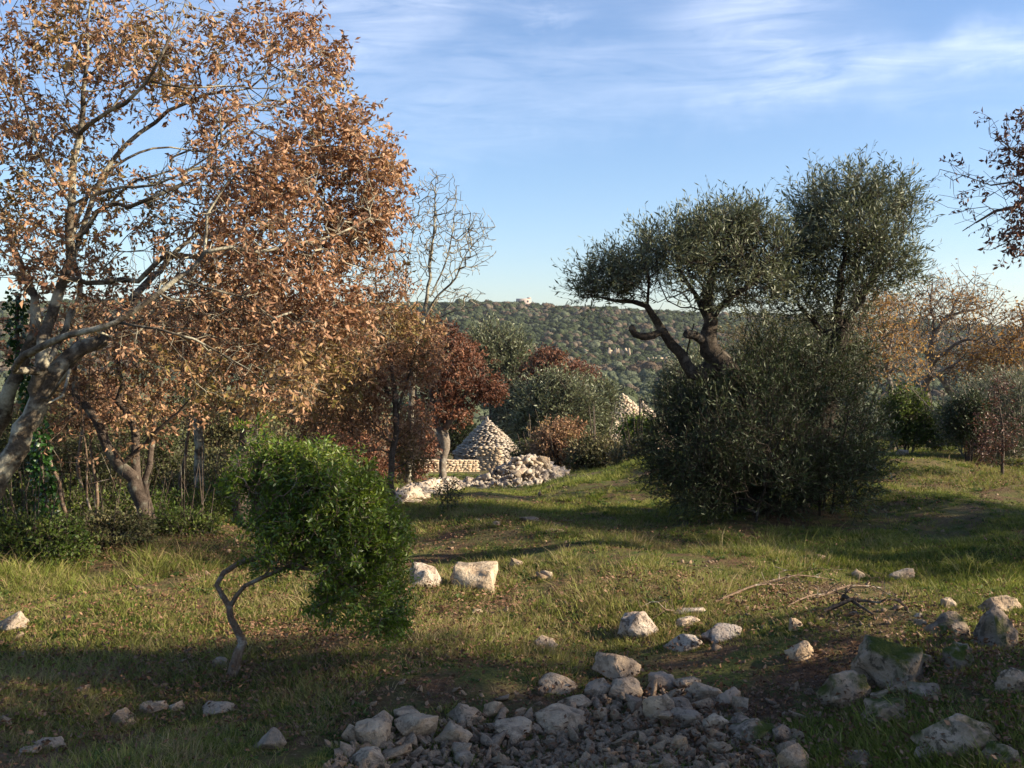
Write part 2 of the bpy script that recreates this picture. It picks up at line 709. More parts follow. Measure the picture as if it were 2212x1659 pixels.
def bark_mat(name, a, b, c, scale=14, lichen=.5, bump=.6):
    m, t, o = new_mat(name)
    v = coords(t)
    n1 = t.noise(v, scale, 5, .65)
    n2 = t.noise(v, scale * .35, 3, .6)
    n3 = t.noise(v, scale * 4, 3, .6)
    base = t.mix(t.maprange(n1, .35, .65), a, b)
    base = t.mix(t.maprange(n2, 1 - lichen - .06, 1 - lichen + .06), base, c)
    base = t.mix(t.maprange(n3, .3, .7, .75, 0.0), base, t.mix(1.0, base, (.55, .5, .45), 'MULTIPLY'))
    p = t.n.new('ShaderNodeBsdfPrincipled')
    t.l.new(base, p.inputs['Base Color'])
    p.inputs['Roughness'].default_value = .9
    p.inputs['Specular IOR Level'].default_value = .15
    t.l.new(t.bump(t.math('ADD', n1, t.math('MULTIPLY', n3, .5)), bump, .012), p.inputs['Normal'])
    t.l.new(p.outputs[0], o.inputs[0])
    return m


def rock_mat(name, pale, grey, dark, scale=9.0, moss=0.0, warm=(.42, .25, .13), spots=.5, wamt=.35, rnd=True, bd=.028):
    m, t, o = new_mat(name)
    v = coords(t)
    g = t.n.new('ShaderNodeNewGeometry')
    oi = t.n.new('ShaderNodeObjectInfo')
    if rnd:
        cmb = t.n.new('ShaderNodeVectorMath')
        cmb.operation = 'ADD'
        mul = t.n.new('ShaderNodeVectorMath')
        mul.operation = 'SCALE'
        t.l.new(oi.outputs['Location'], mul.inputs[0])
        mul.inputs['Scale'].default_value = 3.7
        t.l.new(v, cmb.inputs[0])
        t.l.new(mul.outputs[0], cmb.inputs[1])
        v = cmb.outputs[0]
    n1 = t.noise(v, scale, 5, .65)
    n2 = t.noise(v, scale * .4, 3, .6)
    n3 = t.noise(v, scale * 3.4, 4, .7)
    n4 = t.noise(v, scale * 1.1, 4, .6, .5)
    c = t.mix(t.maprange(n1, .32, .66), grey, pale)
    c = t.mix(t.math('MULTIPLY', t.maprange(n2, .5, .68), wamt), c, warm)
    c = t.mix(t.math('MULTIPLY', t.maprange(n3, .54, .63), spots), c, dark)
    c = t.mix(t.math('MULTIPLY', t.maprange(n4, .56, .62), spots * .8), c, dark)
    c = t.mix(1.0, c, t.ramp(oi.outputs['Random'], [(0, (.72, .72, .74)), (.5, (.95, .93, .9)), (1, (1.12, 1.05, .95))]), 'MULTIPLY')
    if moss:
        sp = t.n.new('ShaderNodeSeparateXYZ')
        t.l.new(g.outputs['Normal'], sp.inputs[0])
        mm = t.math('MULTIPLY', t.maprange(sp.outputs[2], .1, .6), t.maprange(t.noise(v, scale * .7, 4, .6), 1 - moss - .05, 1 - moss + .05))
        c = t.mix(mm, c, t.mix(n3, (.022, .035, .006), (.085, .09, .015)))
    p = t.n.new('ShaderNodeBsdfPrincipled')
    t.l.new(c, p.inputs['Base Color'])
    p.inputs['Roughness'].default_value = .92
    p.inputs['Specular IOR Level'].default_value = .2
    h = t.math('ADD', t.math('MULTIPLY', n1, 1.0), t.math('MULTIPLY', n3, .55))
    t.l.new(t.bump(h, .9, bd), p.inputs['Normal'])
    t.l.new(p.outputs[0], o.inputs[0])
    return m


M = {}
M['oak_leaf'] = leaf_mat('oak_leaf', [(0, (.07, .035, .022)), (.22, (.19, .09, .05)), (.45, (.36, .19, .11)), (.68, (.52, .325, .20)), (.82, (.38, .23, .115)), (.92, (.30, .22, .07)), (1, (.20, .20, .05))], .30, .2, .55, .9, patch=(.20, .16, .045))
M['oak_leaf_deep'] = leaf_mat('oak_leaf_deep', [(0, (.05, .020, .013)), (.4, (.13, .052, .032)), (.8, (.25, .11, .06)), (1, (.36, .19, .09))], .25, .2, .55, 1.2)
M['oak_leaf_gold'] = leaf_mat('oak_leaf_gold', [(0, (.14, .07, .03)), (.4, (.34, .17, .06)), (.75, (.46, .28, .10)), (1, (.30, .25, .07))], .35, .2, .55, .8)
M['oak_leaf_maroon'] = leaf_mat('oak_leaf_maroon', [(0, (.045, .02, .018)), (.5, (.12, .05, .035)), (1, (.20, .09, .05))], .2, .3, .5, 1.2)
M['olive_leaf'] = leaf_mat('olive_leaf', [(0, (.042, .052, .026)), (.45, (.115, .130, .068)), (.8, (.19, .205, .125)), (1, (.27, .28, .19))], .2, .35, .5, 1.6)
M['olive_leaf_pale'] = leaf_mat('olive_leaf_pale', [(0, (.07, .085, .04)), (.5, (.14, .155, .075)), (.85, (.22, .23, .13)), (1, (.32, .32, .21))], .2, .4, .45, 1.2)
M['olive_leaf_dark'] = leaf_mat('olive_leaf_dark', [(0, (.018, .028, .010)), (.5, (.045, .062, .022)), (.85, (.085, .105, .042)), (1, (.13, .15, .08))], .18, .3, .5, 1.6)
M['lentisk_leaf'] = leaf_mat('lentisk_leaf', [(0, (.035, .07, .008)), (.5, (.11, .17, .016)), (.85, (.21, .26, .028)), (1, (.32, .33, .07))], .35, .45, .4, 2.5)
M['green_leaf'] = leaf_mat('green_leaf', [(0, (.03, .06, .010)), (.5, (.09, .13, .022)), (.85, (.17, .19, .04)), (1, (.26, .22, .08))], .35, .3, .5, 1.5)
M['scrub_leaf'] = leaf_mat('scrub_leaf', [(0, (.05, .06, .022)), (.45, (.10, .11, .04)), (.75, (.18, .15, .07)), (1, (.30, .18, .10))], .25, .25, .5, 1.0, clumpamt=.65)
M['ivy_leaf'] = leaf_mat('ivy_leaf', [(0, (.012, .04, .008)), (.6, (.03, .085, .014)), (1, (.07, .14, .03))], .2, .5, .35, 3)
M['bark_oak'] = bark_mat('bark_oak', (.06, .047, .035), (.165, .135, .10), (.40, .37, .28), 18, .47)
M['bark_dark'] = bark_mat('bark_dark', (.06, .045, .035), (.13, .10, .08), (.24, .23, .18), 18, .38)
M['bark_olive'] = bark_mat('bark_olive', (.035, .028, .022), (.10, .08, .062), (.18, .155, .125), 22, .38, 1.0)
M['bark_grey'] = bark_mat('bark_grey', (.15, .12, .095), (.26, .22, .18), (.36, .33, .28), 16, .42)
M['bark_lentisk'] = bark_mat('bark_lentisk', (.13, .085, .06), (.24, .17, .12), (.36, .32, .27), 30, .4)
M['rock'] = rock_mat('rock', (.50, .38, .27), (.28, .21, .145), (.085, .06, .042), 10, 0.0, spots=.6)
M['rock_small'] = rock_mat('rock_small', (.42, .31, .215), (.235, .17, .115), (.075, .054, .038), 5, 0.0, spots=.5, wamt=.5, bd=.007)
M['rock_pale'] = rock_mat('rock_pale', (.56, .46, .34), (.35, .27, .19), (.11, .08, .055), 12, 0, spots=.6, wamt=.6)
M['rock_pitted'] = rock_mat('rock_pitted', (.55, .47, .39), (.34, .28, .24), (.055, .042, .034), 14, 0, spots=.85)
M['rock_moss'] = rock_mat('rock_moss', (.40, .31, .23), (.17, .13, .09), (.05, .038, .026), 8, .50, spots=.8)
M['rubble'] = rock_mat('rubble', (.62, .53, .42), (.40, .34, .27), (.13, .11, .09), 2.6, 0, spots=.65, wamt=.4, rnd=False, bd=.012)


# ------------------------------------------------------------------ ground
def axis(segs):
    o_ = []
    for a, b, n in segs:
        o_.extend(np.linspace(a, b, n, endpoint=False))
    o_.append(segs[-1][1])
    return np.array(o_)


gy = axis([(-400, -60, 8), (-60, -8, 16), (-8, 2, 20), (2, 9, 130), (9, 18, 90), (18, 40, 70), (40, 120, 60), (120, 430, 40),
           (430, 900, 60), (900, 3000, 30)])
s_ = axis([(-1, -.35, 36), (-.35, .35, 190), (.35, 1, 36)])
gxn = np.sign(s_) * np.abs(s_) ** 1.0
GX, GYY = np.meshgrid(gxn, gy)
Wd_ = 14 + np.maximum(GYY, 0) * 1.5 + np.maximum(-GYY, 0) * 1.5
XX = GX * Wd_
ZZ = G(XX, GYY)
V = np.stack([XX, GYY, ZZ], -1).reshape(-1, 3)
ny, nx = GX.shape
ii = (np.arange(ny - 1)[:, None] * nx + np.arange(nx - 1)[None]).ravel()
Fq = np.stack([ii, ii + 1, ii + nx + 1, ii + nx], 1)


def ground_mat():
    m, t, o = new_mat('ground')
    v = position(t)
    n1 = t.noise(v, .55, 4, .6)
    n2 = t.noise(v, 2.6, 5, .65)
    n3 = t.noise(v, 14, 5, .7)
    n4 = t.noise(v, 60, 4, .7)
    soil = t.mix(t.maprange(n3, .35, .65), (.060, .034, .020), (.14, .082, .050))
    soil = t.mix(t.math('MULTIPLY', t.maprange(n4, .6, .66), .6), soil, (.26, .20, .15))
    moss = t.mix(t.maprange(n4, .3, .7), (.045, .055, .014), (.12, .125, .036))
    dry = t.mix(t.maprange(n4, .3, .7), (.10, .075, .035), (.19, .15, .075))
    c = t.mix(t.maprange(n2, .42, .58), soil, moss)
    c = t.mix(t.math('MULTIPLY', t.maprange(n1, .48, .62), .6), c, dry)
    # beyond the clearing: grey green scrub colour
    sp = t.n.new('ShaderNodeSeparateXYZ')
    t.l.new(v, sp.inputs[0])
    far = t.maprange(sp.outputs[1], 60, 160)
    c = t.mix(far, c, t.mix(t.noise(v, .05, 4, .7), (.07, .06, .035), (.12, .10, .06)))
    p = t.n.new('ShaderNodeBsdfPrincipled')
    t.l.new(c, p.inputs['Base Color'])
    p.inputs['Roughness'].default_value = .95
    p.inputs['Specular IOR Level'].default_value = .1
    h = t.math('ADD', n3, t.math('MULTIPLY', n4, .5))
    t.l.new(t.bump(h, .9, .03), p.inputs['Normal'])
    t.l.new(p.outputs[0], o.inputs[0])
    return m


ground = link('ground', mesh_np('ground', V, Fq, ground_mat(), True), kind='structure')

# ------------------------------------------------------------------ scattering by instances (only for what nobody can count)


def source(name, me):
    o = bpy.data.objects.new(name, me)
    return o


def scatter(name, sources, pos, rot, scl, idx, label, cat):
    """one object of kind stuff whose points carry small instanced pieces"""
    me = bpy.data.meshes.new(name)
    me.vertices.add(len(pos))
    me.vertices.foreach_set('co', np.ascontiguousarray(pos, np.float32).ravel())
    for an, ty, data in (('rot', 'FLOAT_VECTOR', rot), ('scl', 'FLOAT_VECTOR', scl), ('idx', 'INT', idx)):
        at = me.attributes.new(an, ty, 'POINT')
        if ty == 'INT':
            at.data.foreach_set('value', np.ascontiguousarray(data, np.int32))
        else:
            at.data.foreach_set('vector', np.ascontiguousarray(data, np.float32).ravel())
    c = bpy.data.collections.new(name + '_pieces')
    for i, s in enumerate(sources):
        s.name = f'{name}_piece.{i:03d}'
        c.objects.link(s)
    o = link(name, me, kind='stuff', label=label, category=cat)
    ng = bpy.data.node_groups.new(name, 'GeometryNodeTree')
    ng.interface.new_socket('Geometry', in_out='INPUT', socket_type='NodeSocketGeometry')
    ng.interface.new_socket('Geometry', in_out='OUTPUT', socket_type='NodeSocketGeometry')
    gi, go = ng.nodes.new('NodeGroupInput'), ng.nodes.new('NodeGroupOutput')
    ip = ng.nodes.new('GeometryNodeInstanceOnPoints')
    ci = ng.nodes.new('GeometryNodeCollectionInfo')
    ci.inputs['Collection'].default_value = c
    ci.inputs['Separate Children'].default_value = True
    ci.inputs['Reset Children'].default_value = True

    def attr(nm, ty):
        n = ng.nodes.new('GeometryNodeInputNamedAttribute')
        n.data_type = ty
        n.inputs['Name'].default_value = nm
        return n.outputs['Attribute']
    ng.links.new(gi.outputs[0], ip.inputs['Points'])
    ng.links.new(ci.outputs[0], ip.inputs['Instance'])
    ip.inputs['Pick Instance'].default_value = True
    ng.links.new(attr('idx', 'INT'), ip.inputs['Instance Index'])
    ng.links.new(attr('rot', 'FLOAT_VECTOR'), ip.inputs['Rotation'])
    ng.links.new(attr('scl', 'FLOAT_VECTOR'), ip.inputs['Scale'])
    ng.links.new(ip.outputs[0], go.inputs[0])
    md = o.modifiers.new('scatter', 'NODES')
    md.node_group = ng
    return o


def ico(sub):
    bm = bmesh.new()
    bmesh.ops.create_icosphere(bm, subdivisions=sub, radius=1)
    bm.verts.ensure_lookup_table()
    V_ = np.array([v.co[:] for v in bm.verts])
    F_ = np.array([[v.index for v in f.verts] for f in bm.faces])
    bm.free()
    return V_, F_


ICO = {s: ico(s) for s in (1, 2, 3, 4)}


def sinoise(V_, rng, f, amp, k=8):
    o_ = np.zeros(len(V_))
    for _ in range(k):
        o_ += np.sin(V_ @ (rng.normal(size=3) * f) + rng.uniform(0, 6.28))
    return o_ * amp / math.sqrt(k)


def rock_verts(rng, sub=3, cuts=12, lo=.6, rough=.03, size=(1, 1, 1), boxy=False):
    """an angular broken stone: hull of a few points, worn edges, fine unevenness"""
    n = max(8, int(cuts) + rng.integers(-3, 2))
    if boxy:
        pts = np.array([[x, y, z] for x in (-.62, .62) for y in (-.62, .62) for z in (-.62, .62)]) * rng.uniform(.85, 1.08, (8, 3))
        pts = np.concatenate([pts, nrm(rng.normal(size=(3, 3))) * .84])
    else:
        pts = nrm(rng.normal(size=(n, 3))) * rng.uniform(.62, 1.12, (n, 1))
    bm = bmesh.new()
    for q in pts:
        bm.verts.new(q)
    r_ = bmesh.ops.convex_hull(bm, input=bm.verts[:])
    loose = [v for v in bm.verts if not v.link_faces]
    if loose:
        bmesh.ops.delete(bm, geom=loose, context='VERTS')
    bmesh.ops.dissolve_limit(bm, angle_limit=math.radians(14), verts=bm.verts[:], edges=bm.edges[:])
    if sub >= 2:
        bmesh.ops.bevel(bm, geom=bm.edges[:], offset=.045 if sub > 2 else .035, segments=1, affect='EDGES', profile=.5, clamp_overlap=True)
    bmesh.ops.triangulate(bm, faces=bm.faces[:])
    if sub >= 3:
        for _ in range(1 if sub == 3 else 2):
            bmesh.ops.subdivide_edges(bm, edges=[e for e in bm.edges if e.calc_length() > .22], cuts=1, use_grid_fill=False)
            bmesh.ops.triangulate(bm, faces=bm.faces[:])
    bmesh.ops.recalc_face_normals(bm, faces=bm.faces[:])
    bm.verts.ensure_lookup_table()
    for i_, v in enumerate(bm.verts):
        v.index = i_
    W_ = np.array([v.co[:] for v in bm.verts])
    F_ = np.array([[v.index for v in f.verts] for f in bm.faces])
    bm.free()
    k_ = 1 if sub < 3 else 1.5
    W_ = W_ + nrm(W_) * (sinoise(W_, rng, 3.5, rough * k_) + sinoise(W_, rng, 11, rough * .7 * k_))[:, None]
    return W_ * np.asarray(size), F_


# ------------------------------------------------------------------ far vegetation
def far_tree(rng, mat, n=230, leaf=.11, flat=.8, lobes=5):
    a = Acc()
    V_, F_ = ICO[2]
    cs = nrm(rng.normal(size=(lobes, 3))) * rng.uniform(.25, .5, (lobes, 1))
    cs[:, 2] = np.abs(cs[:, 2]) * .8
    for c in cs:
        R = rng.uniform(.40, .58)
        W_ = V_ * (R * (1 + sinoise(V_, rng, 4, .16)))[:, None] + c
        W_[:, 2] *= flat
        a.add(W_, F_)
        k = n // lobes
        d = nrm(rng.normal(size=(k, 3)))
        B = d * R * rng.uniform(.85, 1.18, (k, 1)) + c
        B[:, 2] *= flat
        leaves_mesh(a, B, nrm(d + rng.normal(0, .8, d.shape)), rng.uniform(leaf * .7, leaf * 1.6, k), leaf * .9, rng, .2)
    return source('far_tree', a.mesh('far_tree', mat))


def far_mat(name, stops):
    m, t, o = new_mat(name)
    g = t.n.new('ShaderNodeNewGeometry')
    oi = t.n.new('ShaderNodeObjectInfo')
    nz = t.noise(g.outputs['Position'], .045, 5, .75)
    f = t.math('ADD', t.math('MULTIPLY', oi.outputs['Random'], .30),
               t.math('ADD', t.math('MULTIPLY', g.outputs['Random Per Island'], .2), t.math('MULTIPLY', nz, .50)))
    p = t.n.new('ShaderNodeBsdfDiffuse')
    t.l.new(t.ramp(f, stops), p.inputs[0])
    t.l.new(p.outputs[0], o.inputs[0])
    return m


FM = [far_mat('far_green', [(.15, (.024, .034, .017)), (.5, (.038, .048, .025)), (.85, (.058, .066, .036))]),
      far_mat('far_olive', [(.15, (.055, .066, .040)), (.5, (.08, .092, .058)), (.85, (.11, .12, .08))]),
      far_mat('far_russet', [(.15, (.065, .050, .036)), (.5, (.090, .065, .046)), (.85, (.115, .088, .06))]),
      far_mat('far_brown', [(.15, (.075, .058, .046)), (.5, (.11, .088, .066)), (.85, (.14, .118, .085))])]
rg = np.random.default_rng(77)
FT = [far_tree(rg, FM[i // 3]) for i in range(12)]


def scatter_trees(name, y0, y1, spacing, size, weights, label, cat, amax=.62, seed=0, keep=None, rows=False):
    r = np.random.default_rng(seed)
    pts = []
    y = y0
    while y < y1:
        sp = spacing * (1 if not rows else 1.0)
        n = int(2 * amax * (y + 20) / sp)
        xs = (np.arange(n) + .5) / n * 2 * amax * (y + 20) - amax * (y + 20)
        j = .18 if rows else .5
        pts.append(np.stack([xs + r.uniform(-j, j, n) * sp, y + r.uniform(-j, j, n) * sp], 1))
        y += sp * (1.0 if not rows else 1.15)
    p = np.concatenate(pts)
    if keep is not None:
        p = p[keep(p, r)]
    z = G(p[:, 0], p[:, 1])
    n = len(p)
    s = r.uniform(size[0], size[1], n)
    s = s * np.where(r.uniform(size=n) < .12, 1.35, 1)
    pos = np.stack([p[:, 0], p[:, 1], z + s * .38], 1)
    w_ = weights(p) if callable(weights) else np.repeat(np.array(weights, float)[None], n, 0)
    cw = np.cumsum(w_ / w_.sum(1, keepdims=True), 1)
    ty = (r.uniform(size=n)[:, None] > cw).sum(1)
    idx = np.clip(ty, 0, 3) * 3 + r.integers(0, 3, n)
    rot = np.stack([np.zeros(n), np.zeros(n), r.uniform(0, 6.28, n)], 1)
    scl = np.stack([s, s, s * r.uniform(.75, 1.25, n)], 1)
    return scatter(name, [bpy.data.objects.new('t', q.data) for q in FT], pos, rot, scl, idx, label, cat)


def hill_w(p):
    q = np.sin(p[:, 0] * .031 + p[:, 1] * .017) + np.sin(p[:, 0] * .013 - p[:, 1] * .041 + 1) + .8 * np.sin(p[:, 0] * .07 + 2) * np.sin(p[:, 1] * .06)
    br = np.clip(.20 + .16 * q, .04, .7)
    low = smooth(620, 440, p[:, 1])
    w_ = np.stack([(1 - br) * (.86 - .35 * low), (1 - br) * (.14 + .35 * low), br * .7, br * .45 + .05 * low], 1)
    return w_


scatter_trees('hillside_woodland', 452, 885, 4.7, (2.0, 4.4), hill_w, 'dense mixed green and russet scrub woodland covering the far hillside', 'woodland', seed=3)
scatter_trees('russet_thicket', 425, 452, 4.5, (3.4, 5.2), [.1, .1, .35, .45], 'band of bare brown trees along the foot of the far hill', 'woodland', seed=4)
scatter_trees('olive_grove', 120, 425, 7.2, (2.7, 3.6), [.10, .86, .02, .02], 'grey green olive grove filling the valley floor', 'olive grove', seed=5, rows=True)
scatter_trees('valley_scrub', 60, 118, 5.5, (2.0, 3.2), [.25, .6, .08, .07], 'olive trees and scrub on the slope below the stone huts', 'scrub', seed=6,
              keep=lambda p, r: ~((np.abs(p[:, 0] / p[:, 1]) < .17) & (p[:, 1] < 92) & (p[:, 0] / p[:, 1] > -.09)))


# ------------------------------------------------------------------ building on the crest, pale outcrops at the foot of the hill
def plain_mat(name, c, rough=.9, nz=.2, sc=6):
    m, t, o = new_mat(name)
    n = t.noise(position(t), sc, 4, .6)
    cc = t.mix(n, tuple(x * (1 - nz) for x in c), tuple(min(1, x * (1 + nz)) for x in c))
    p = t.n.new('ShaderNodeBsdfPrincipled')
    t.l.new(cc, p.inputs['Base Color'])
    p.inputs['Roughness'].default_value = rough
    t.l.new(p.outputs[0], o.inputs[0])
    return m


M['plaster'] = plain_mat('plaster', (.42, .33, .28), .9, .12, .4)
M['mortar'] = plain_mat('mortar', (.17, .145, .12), .95, .3, 3)
M['dark_opening'] = plain_mat('dark_opening', (.06, .05, .045))


def box(acc, c, s, rz=0.0, jit=0.0, rng=None):
    u_ = np.array([[x, y, z] for x in (-.5, .5) for y in (-.5, .5) for z in (-.5, .5)]) * np.asarray(s)
    if jit:
        u_ = u_ + rng.normal(0, jit, u_.shape) * min(s)
    ca, sa = math.cos(rz), math.sin(rz)
    u_ = np.stack([u_[:, 0] * ca - u_[:, 1] * sa, u_[:, 0] * sa + u_[:, 1] * ca, u_[:, 2]], 1) + np.asarray(c)
    acc.add(u_, [[0, 1, 3, 2], [4, 6, 7, 5], [0, 4, 5, 1], [2, 3, 7, 6], [0, 2, 6, 4], [1, 5, 7, 3]])


bx = P(1131, 660, 852)
bz = gz(bx[0], 852)
b = thing('stone_building', 'pale pinkish stone building on the crest of the far hill', 'building', (bx[0], 852, bz))
a = Acc(); box(a, (0, 0, 3.4), (12.5, 7, 9.8)); link('wall', a.mesh('wall', M['plaster']), b)
a = Acc(); box(a, (4.6, 0, 8.9), (3.2, 5, 1.4)); link('chimney_block', a.mesh('chimney_block', M['plaster']), b)
a = Acc(); box(a, (-1, 0, 8.35), (10.4, 6.0, .35)); link('roof', a.mesh('roof', M['plaster']), b)
for wx in (-3.6, 0.2, 3.6):
    a = Acc(); box(a, (wx, -3.51, 6.3), (1.0, .12, 1.5)); link('window', a.mesh('window', M['dark_opening']), b)

for k_, (dx, dy, n, wd, ht, lab) in enumerate([(1335, 748, 7, 12, 5, 'pale limestone outcrop with two pointed rocks low on the far hillside'),
                                               (1263, 744, 1, 3, 4, 'single small white rock showing among trees left of the pointed outcrop'),
                                               (1405, 765, 6, 12, 3.5, 'broken pale rocks behind the lower olive limb on the hill foot'),
                                               (1442, 766, 7, 10, 4.5, 'bright white rock face beside the bent olive limb on the hill foot')]):
    yy = 520
    c = P(dx, dy + 4, yy)
    d_ = ray(dx, dy)
    rr = np.random.default_rng(40 + k_)
    base = max(gz(c[0], yy), c[2] - 1)
    root = thing('rock_outcrop', lab, 'rock outcrop', (c[0], yy, c[2] - 2.0))
    for i in range(n):
        V_, F_ = rock_verts(rr, 2, 9, .5, .04, (rr.uniform(1.0, 2.0), rr.uniform(1.3, 2), rr.uniform(.25, .6) * ht))
        off = np.array([(i - (n - 1) / 2) * wd / n + rr.uniform(-.6, .6), rr.uniform(-1, 1), .3 * rr.uniform(-1, 1)])
        link('rock', mesh_np('rock', V_ + off, F_, M['rock_pale']), root)

# ------------------------------------------------------------------ trulli: cones of dry stone
def trullo(name, label, base, r0, hw, hc, rng, extras=None, course=.085, st=.30):
    """conical dry stone hut: a drum of height hw, a stepped cone of height hc"""
    root = thing(name, label, 'stone hut', tuple(base))
    core = Acc()
    nseg = 28
    ang = np.arange(nseg) * 2 * np.pi / nseg
    prof = [(r0 - .12, -1.0), (r0 - .12, hw)] + [((r0 + .15) * (1 - t) ** .92 + .05 - .14, hw + hc * t) for t in np.linspace(0, .97, 10)]
    rings = [np.stack([np.cos(ang) * max(r, .05), np.sin(ang) * max(r, .05), np.full(nseg, z)], 1) for r, z in prof]
    Vc = np.concatenate(rings)
    i = np.arange(len(prof) - 1)[:, None] * nseg
    j = np.arange(nseg)[None]
    j2 = (j + 1) % nseg
    core.add(Vc, np.stack([i + j, i + j2, i + nseg + j2, i + nseg + j], -1).reshape(-1, 4))
    core.add(np.concatenate([rings[-1], [[0, 0, hw + hc * .98]]]), np.stack([np.arange(nseg), (np.arange(nseg) + 1) % nseg, np.full(nseg, nseg)], 1))
    link('core', core.mesh('core', M['mortar']), root)
    a = Acc()
    z = -.2
    while z < hw + hc:
        ch = course * rng.uniform(.75, 1.3)
        if z < hw:
            R = r0
        else:
            t = (z - hw) / hc
            R = (r0 + .15) * (1 - t) ** .92 + .05
        n = max(5, int(2 * math.pi * R / (st * rng.uniform(.85, 1.1))))
        a0 = rng.uniform(0, 6.28)
        for k in range(n):
            th = a0 + (k + rng.uniform(-.15, .15)) * 2 * math.pi / n
            w_ = 2 * math.pi * R / n * rng.uniform(.55, .98)
            rr_ = R - .06 + rng.uniform(-.08, .07)
            if rng.uniform() < .06:
                continue
            box(a, (math.cos(th) * rr_, math.sin(th) * rr_, z + ch / 2 + rng.uniform(-.02, .02)), (.3, w_, ch * rng.uniform(.6, .97)), th, .16, rng)
        z += ch
    link('stone', a.mesh('stone', M['rubble']), root, kind='stuff')
    a = Acc()
    V_, F_ = rock_verts(rng, 2, 9, .6, .03, (.16, .16, .24))
    a.add(V_ + [0, 0, hw + hc + .1], F_)
    link('pinnacle', a.mesh('pinnacle', M['rubble']), root)
    return root


def block_wall(acc, p0, p1, h, th, rng, course=.10, st=.30):
    p0, p1 = np.array(p0, float), np.array(p1, float)
    L = np.linalg.norm((p1 - p0)[:2])
    az = math.atan2(p1[1] - p0[1], p1[0] - p0[0])
    z = -.3
    while z < h:
        ch = course * rng.uniform(.8, 1.25)
        x = rng.uniform(-.1, .05)
        while x < L:
            w_ = st * rng.uniform(.5, 1.4)
            c = p0 + (p1 - p0) * min(1, (x + w_ / 2) / L)
            box(acc, (c[0] + rng.uniform(-.02, .02), c[1] + rng.uniform(-.04, .04), c[2] + z + ch / 2), (w_ * .93, th, ch * .9), az, .07, rng)
            x += w_
        z += ch


rt = np.random.default_rng(11)
tb = P(1053, 1000, 66)
tbz = gz(tb[0], 66)
tr1 = trullo('trullo', 'pale cone shaped dry stone hut standing behind the rubble wall', (tb[0], 66, tbz), 2.0, 1.0, (P(1053, 905, 66)[2] - tbz) - 1.1, rt)
a = Acc()
q0, q1 = P(1032, 1003, 63.2), P(1092, 998, 63.0)
zz = gz(q0[0], 63)
block_wall(a, (q0[0] - tb[0], -3.0, zz - tbz), (q1[0] - tb[0] - .4, -3.2, zz - tbz), P(1060, 968, 63)[2] - zz, .5, rt)
link('front_wall', a.mesh('front_wall', M['rock_pale']), tr1, kind='stuff')
q0, q1 = P(962, 1022, 57), P(1028, 1012, 60)
z0 = gz(q0[0], 57)
root = thing('dry_stone_wall', 'low bright dry stone wall running left from the cone shaped hut', 'wall', (q0[0], 57, z0))
a = Acc()
block_wall(a, (-2.5, -.3, 0), (q1[0] - q0[0], 2.4, gz(q1[0], 60) - z0), P(990, 992, 58)[2] - gz(q0[0], 58), .5, rt)
link('stone', a.mesh('stone', M['rock_pale']), root, kind='stuff')
tb = P(1345, 905, 82)
tbz = gz(tb[0], 82)
trullo('trullo', 'distant grey dry stone cone half hidden by the round olive in the middle', (tb[0], 82, tbz), 3.5, 1.4, P(1345, 853, 82)[2] - tbz - 1.4, rt)
tb = P(1388, 905, 88)
tbz = gz(tb[0], 88)
trullo('trullo', 'smaller flat topped dry stone cone behind the right flank of the distant cone', (tb[0], 88, tbz), 2.6, 1.6, P(1388, 873, 88)[2] - tbz - 1.6, rt, st=.4)
tb = P(1318, 935, 72)
tbz = gz(tb[0], 72)
trullo('trullo', 'collapsed low stone cone in front of and left of the distant cone', (tb[0], 72, tbz), 2.0, .8, P(1318, 898, 72)[2] - tbz - .8, rt, st=.35)

# ------------------------------------------------------------------ tumbled rubble wall
rw = np.random.default_rng(21)
line = [on_ground(*q) for q in ((835, 1098), (880, 1080), (930, 1066), (990, 1056), (1050, 1050), (1110, 1048), (1165, 1040), (1215, 1030))]
hts = [.05, .10, .14, .20, .30, .50, .48, .15]
root = thing('rubble_wall', 'tumbled grey and cream dry stone wall crossing the grass before the cone hut', 'wall', tuple(line[0]))
lp = np.array([list(q) + [h] for q, h in zip(line, hts)])
cum = np.concatenate([[0], np.cumsum(np.linalg.norm(np.diff(lp[:, :2], axis=0), axis=1))])
items = []
for i in range(5200):
    t = rw.uniform(0, cum[-1])
    x, y, h = (np.interp(t, cum, lp[:, k_]) for k_ in (0, 1, 3))
    sz = rw.gamma(1.7, .022) + .030
    sz = min(sz, .17) * (0.75 + .35 * t / cum[-1])
    wd = .40 + h * 1.1
    off = rw.normal(0, .5)
    if abs(off) > 1.3:
        continue
    nx_, ny_ = .3, 1.0
    px, py_ = x + off * wd * nx_, y + off * wd * ny_
    z = gz(px, py_) + max(0, h * (1 - abs(off) / 1.2)) * rw.uniform(.2, 1.0) * (.85 + .25 * math.sin(t * 2.3))
    items.append((sz, px, py_, z))
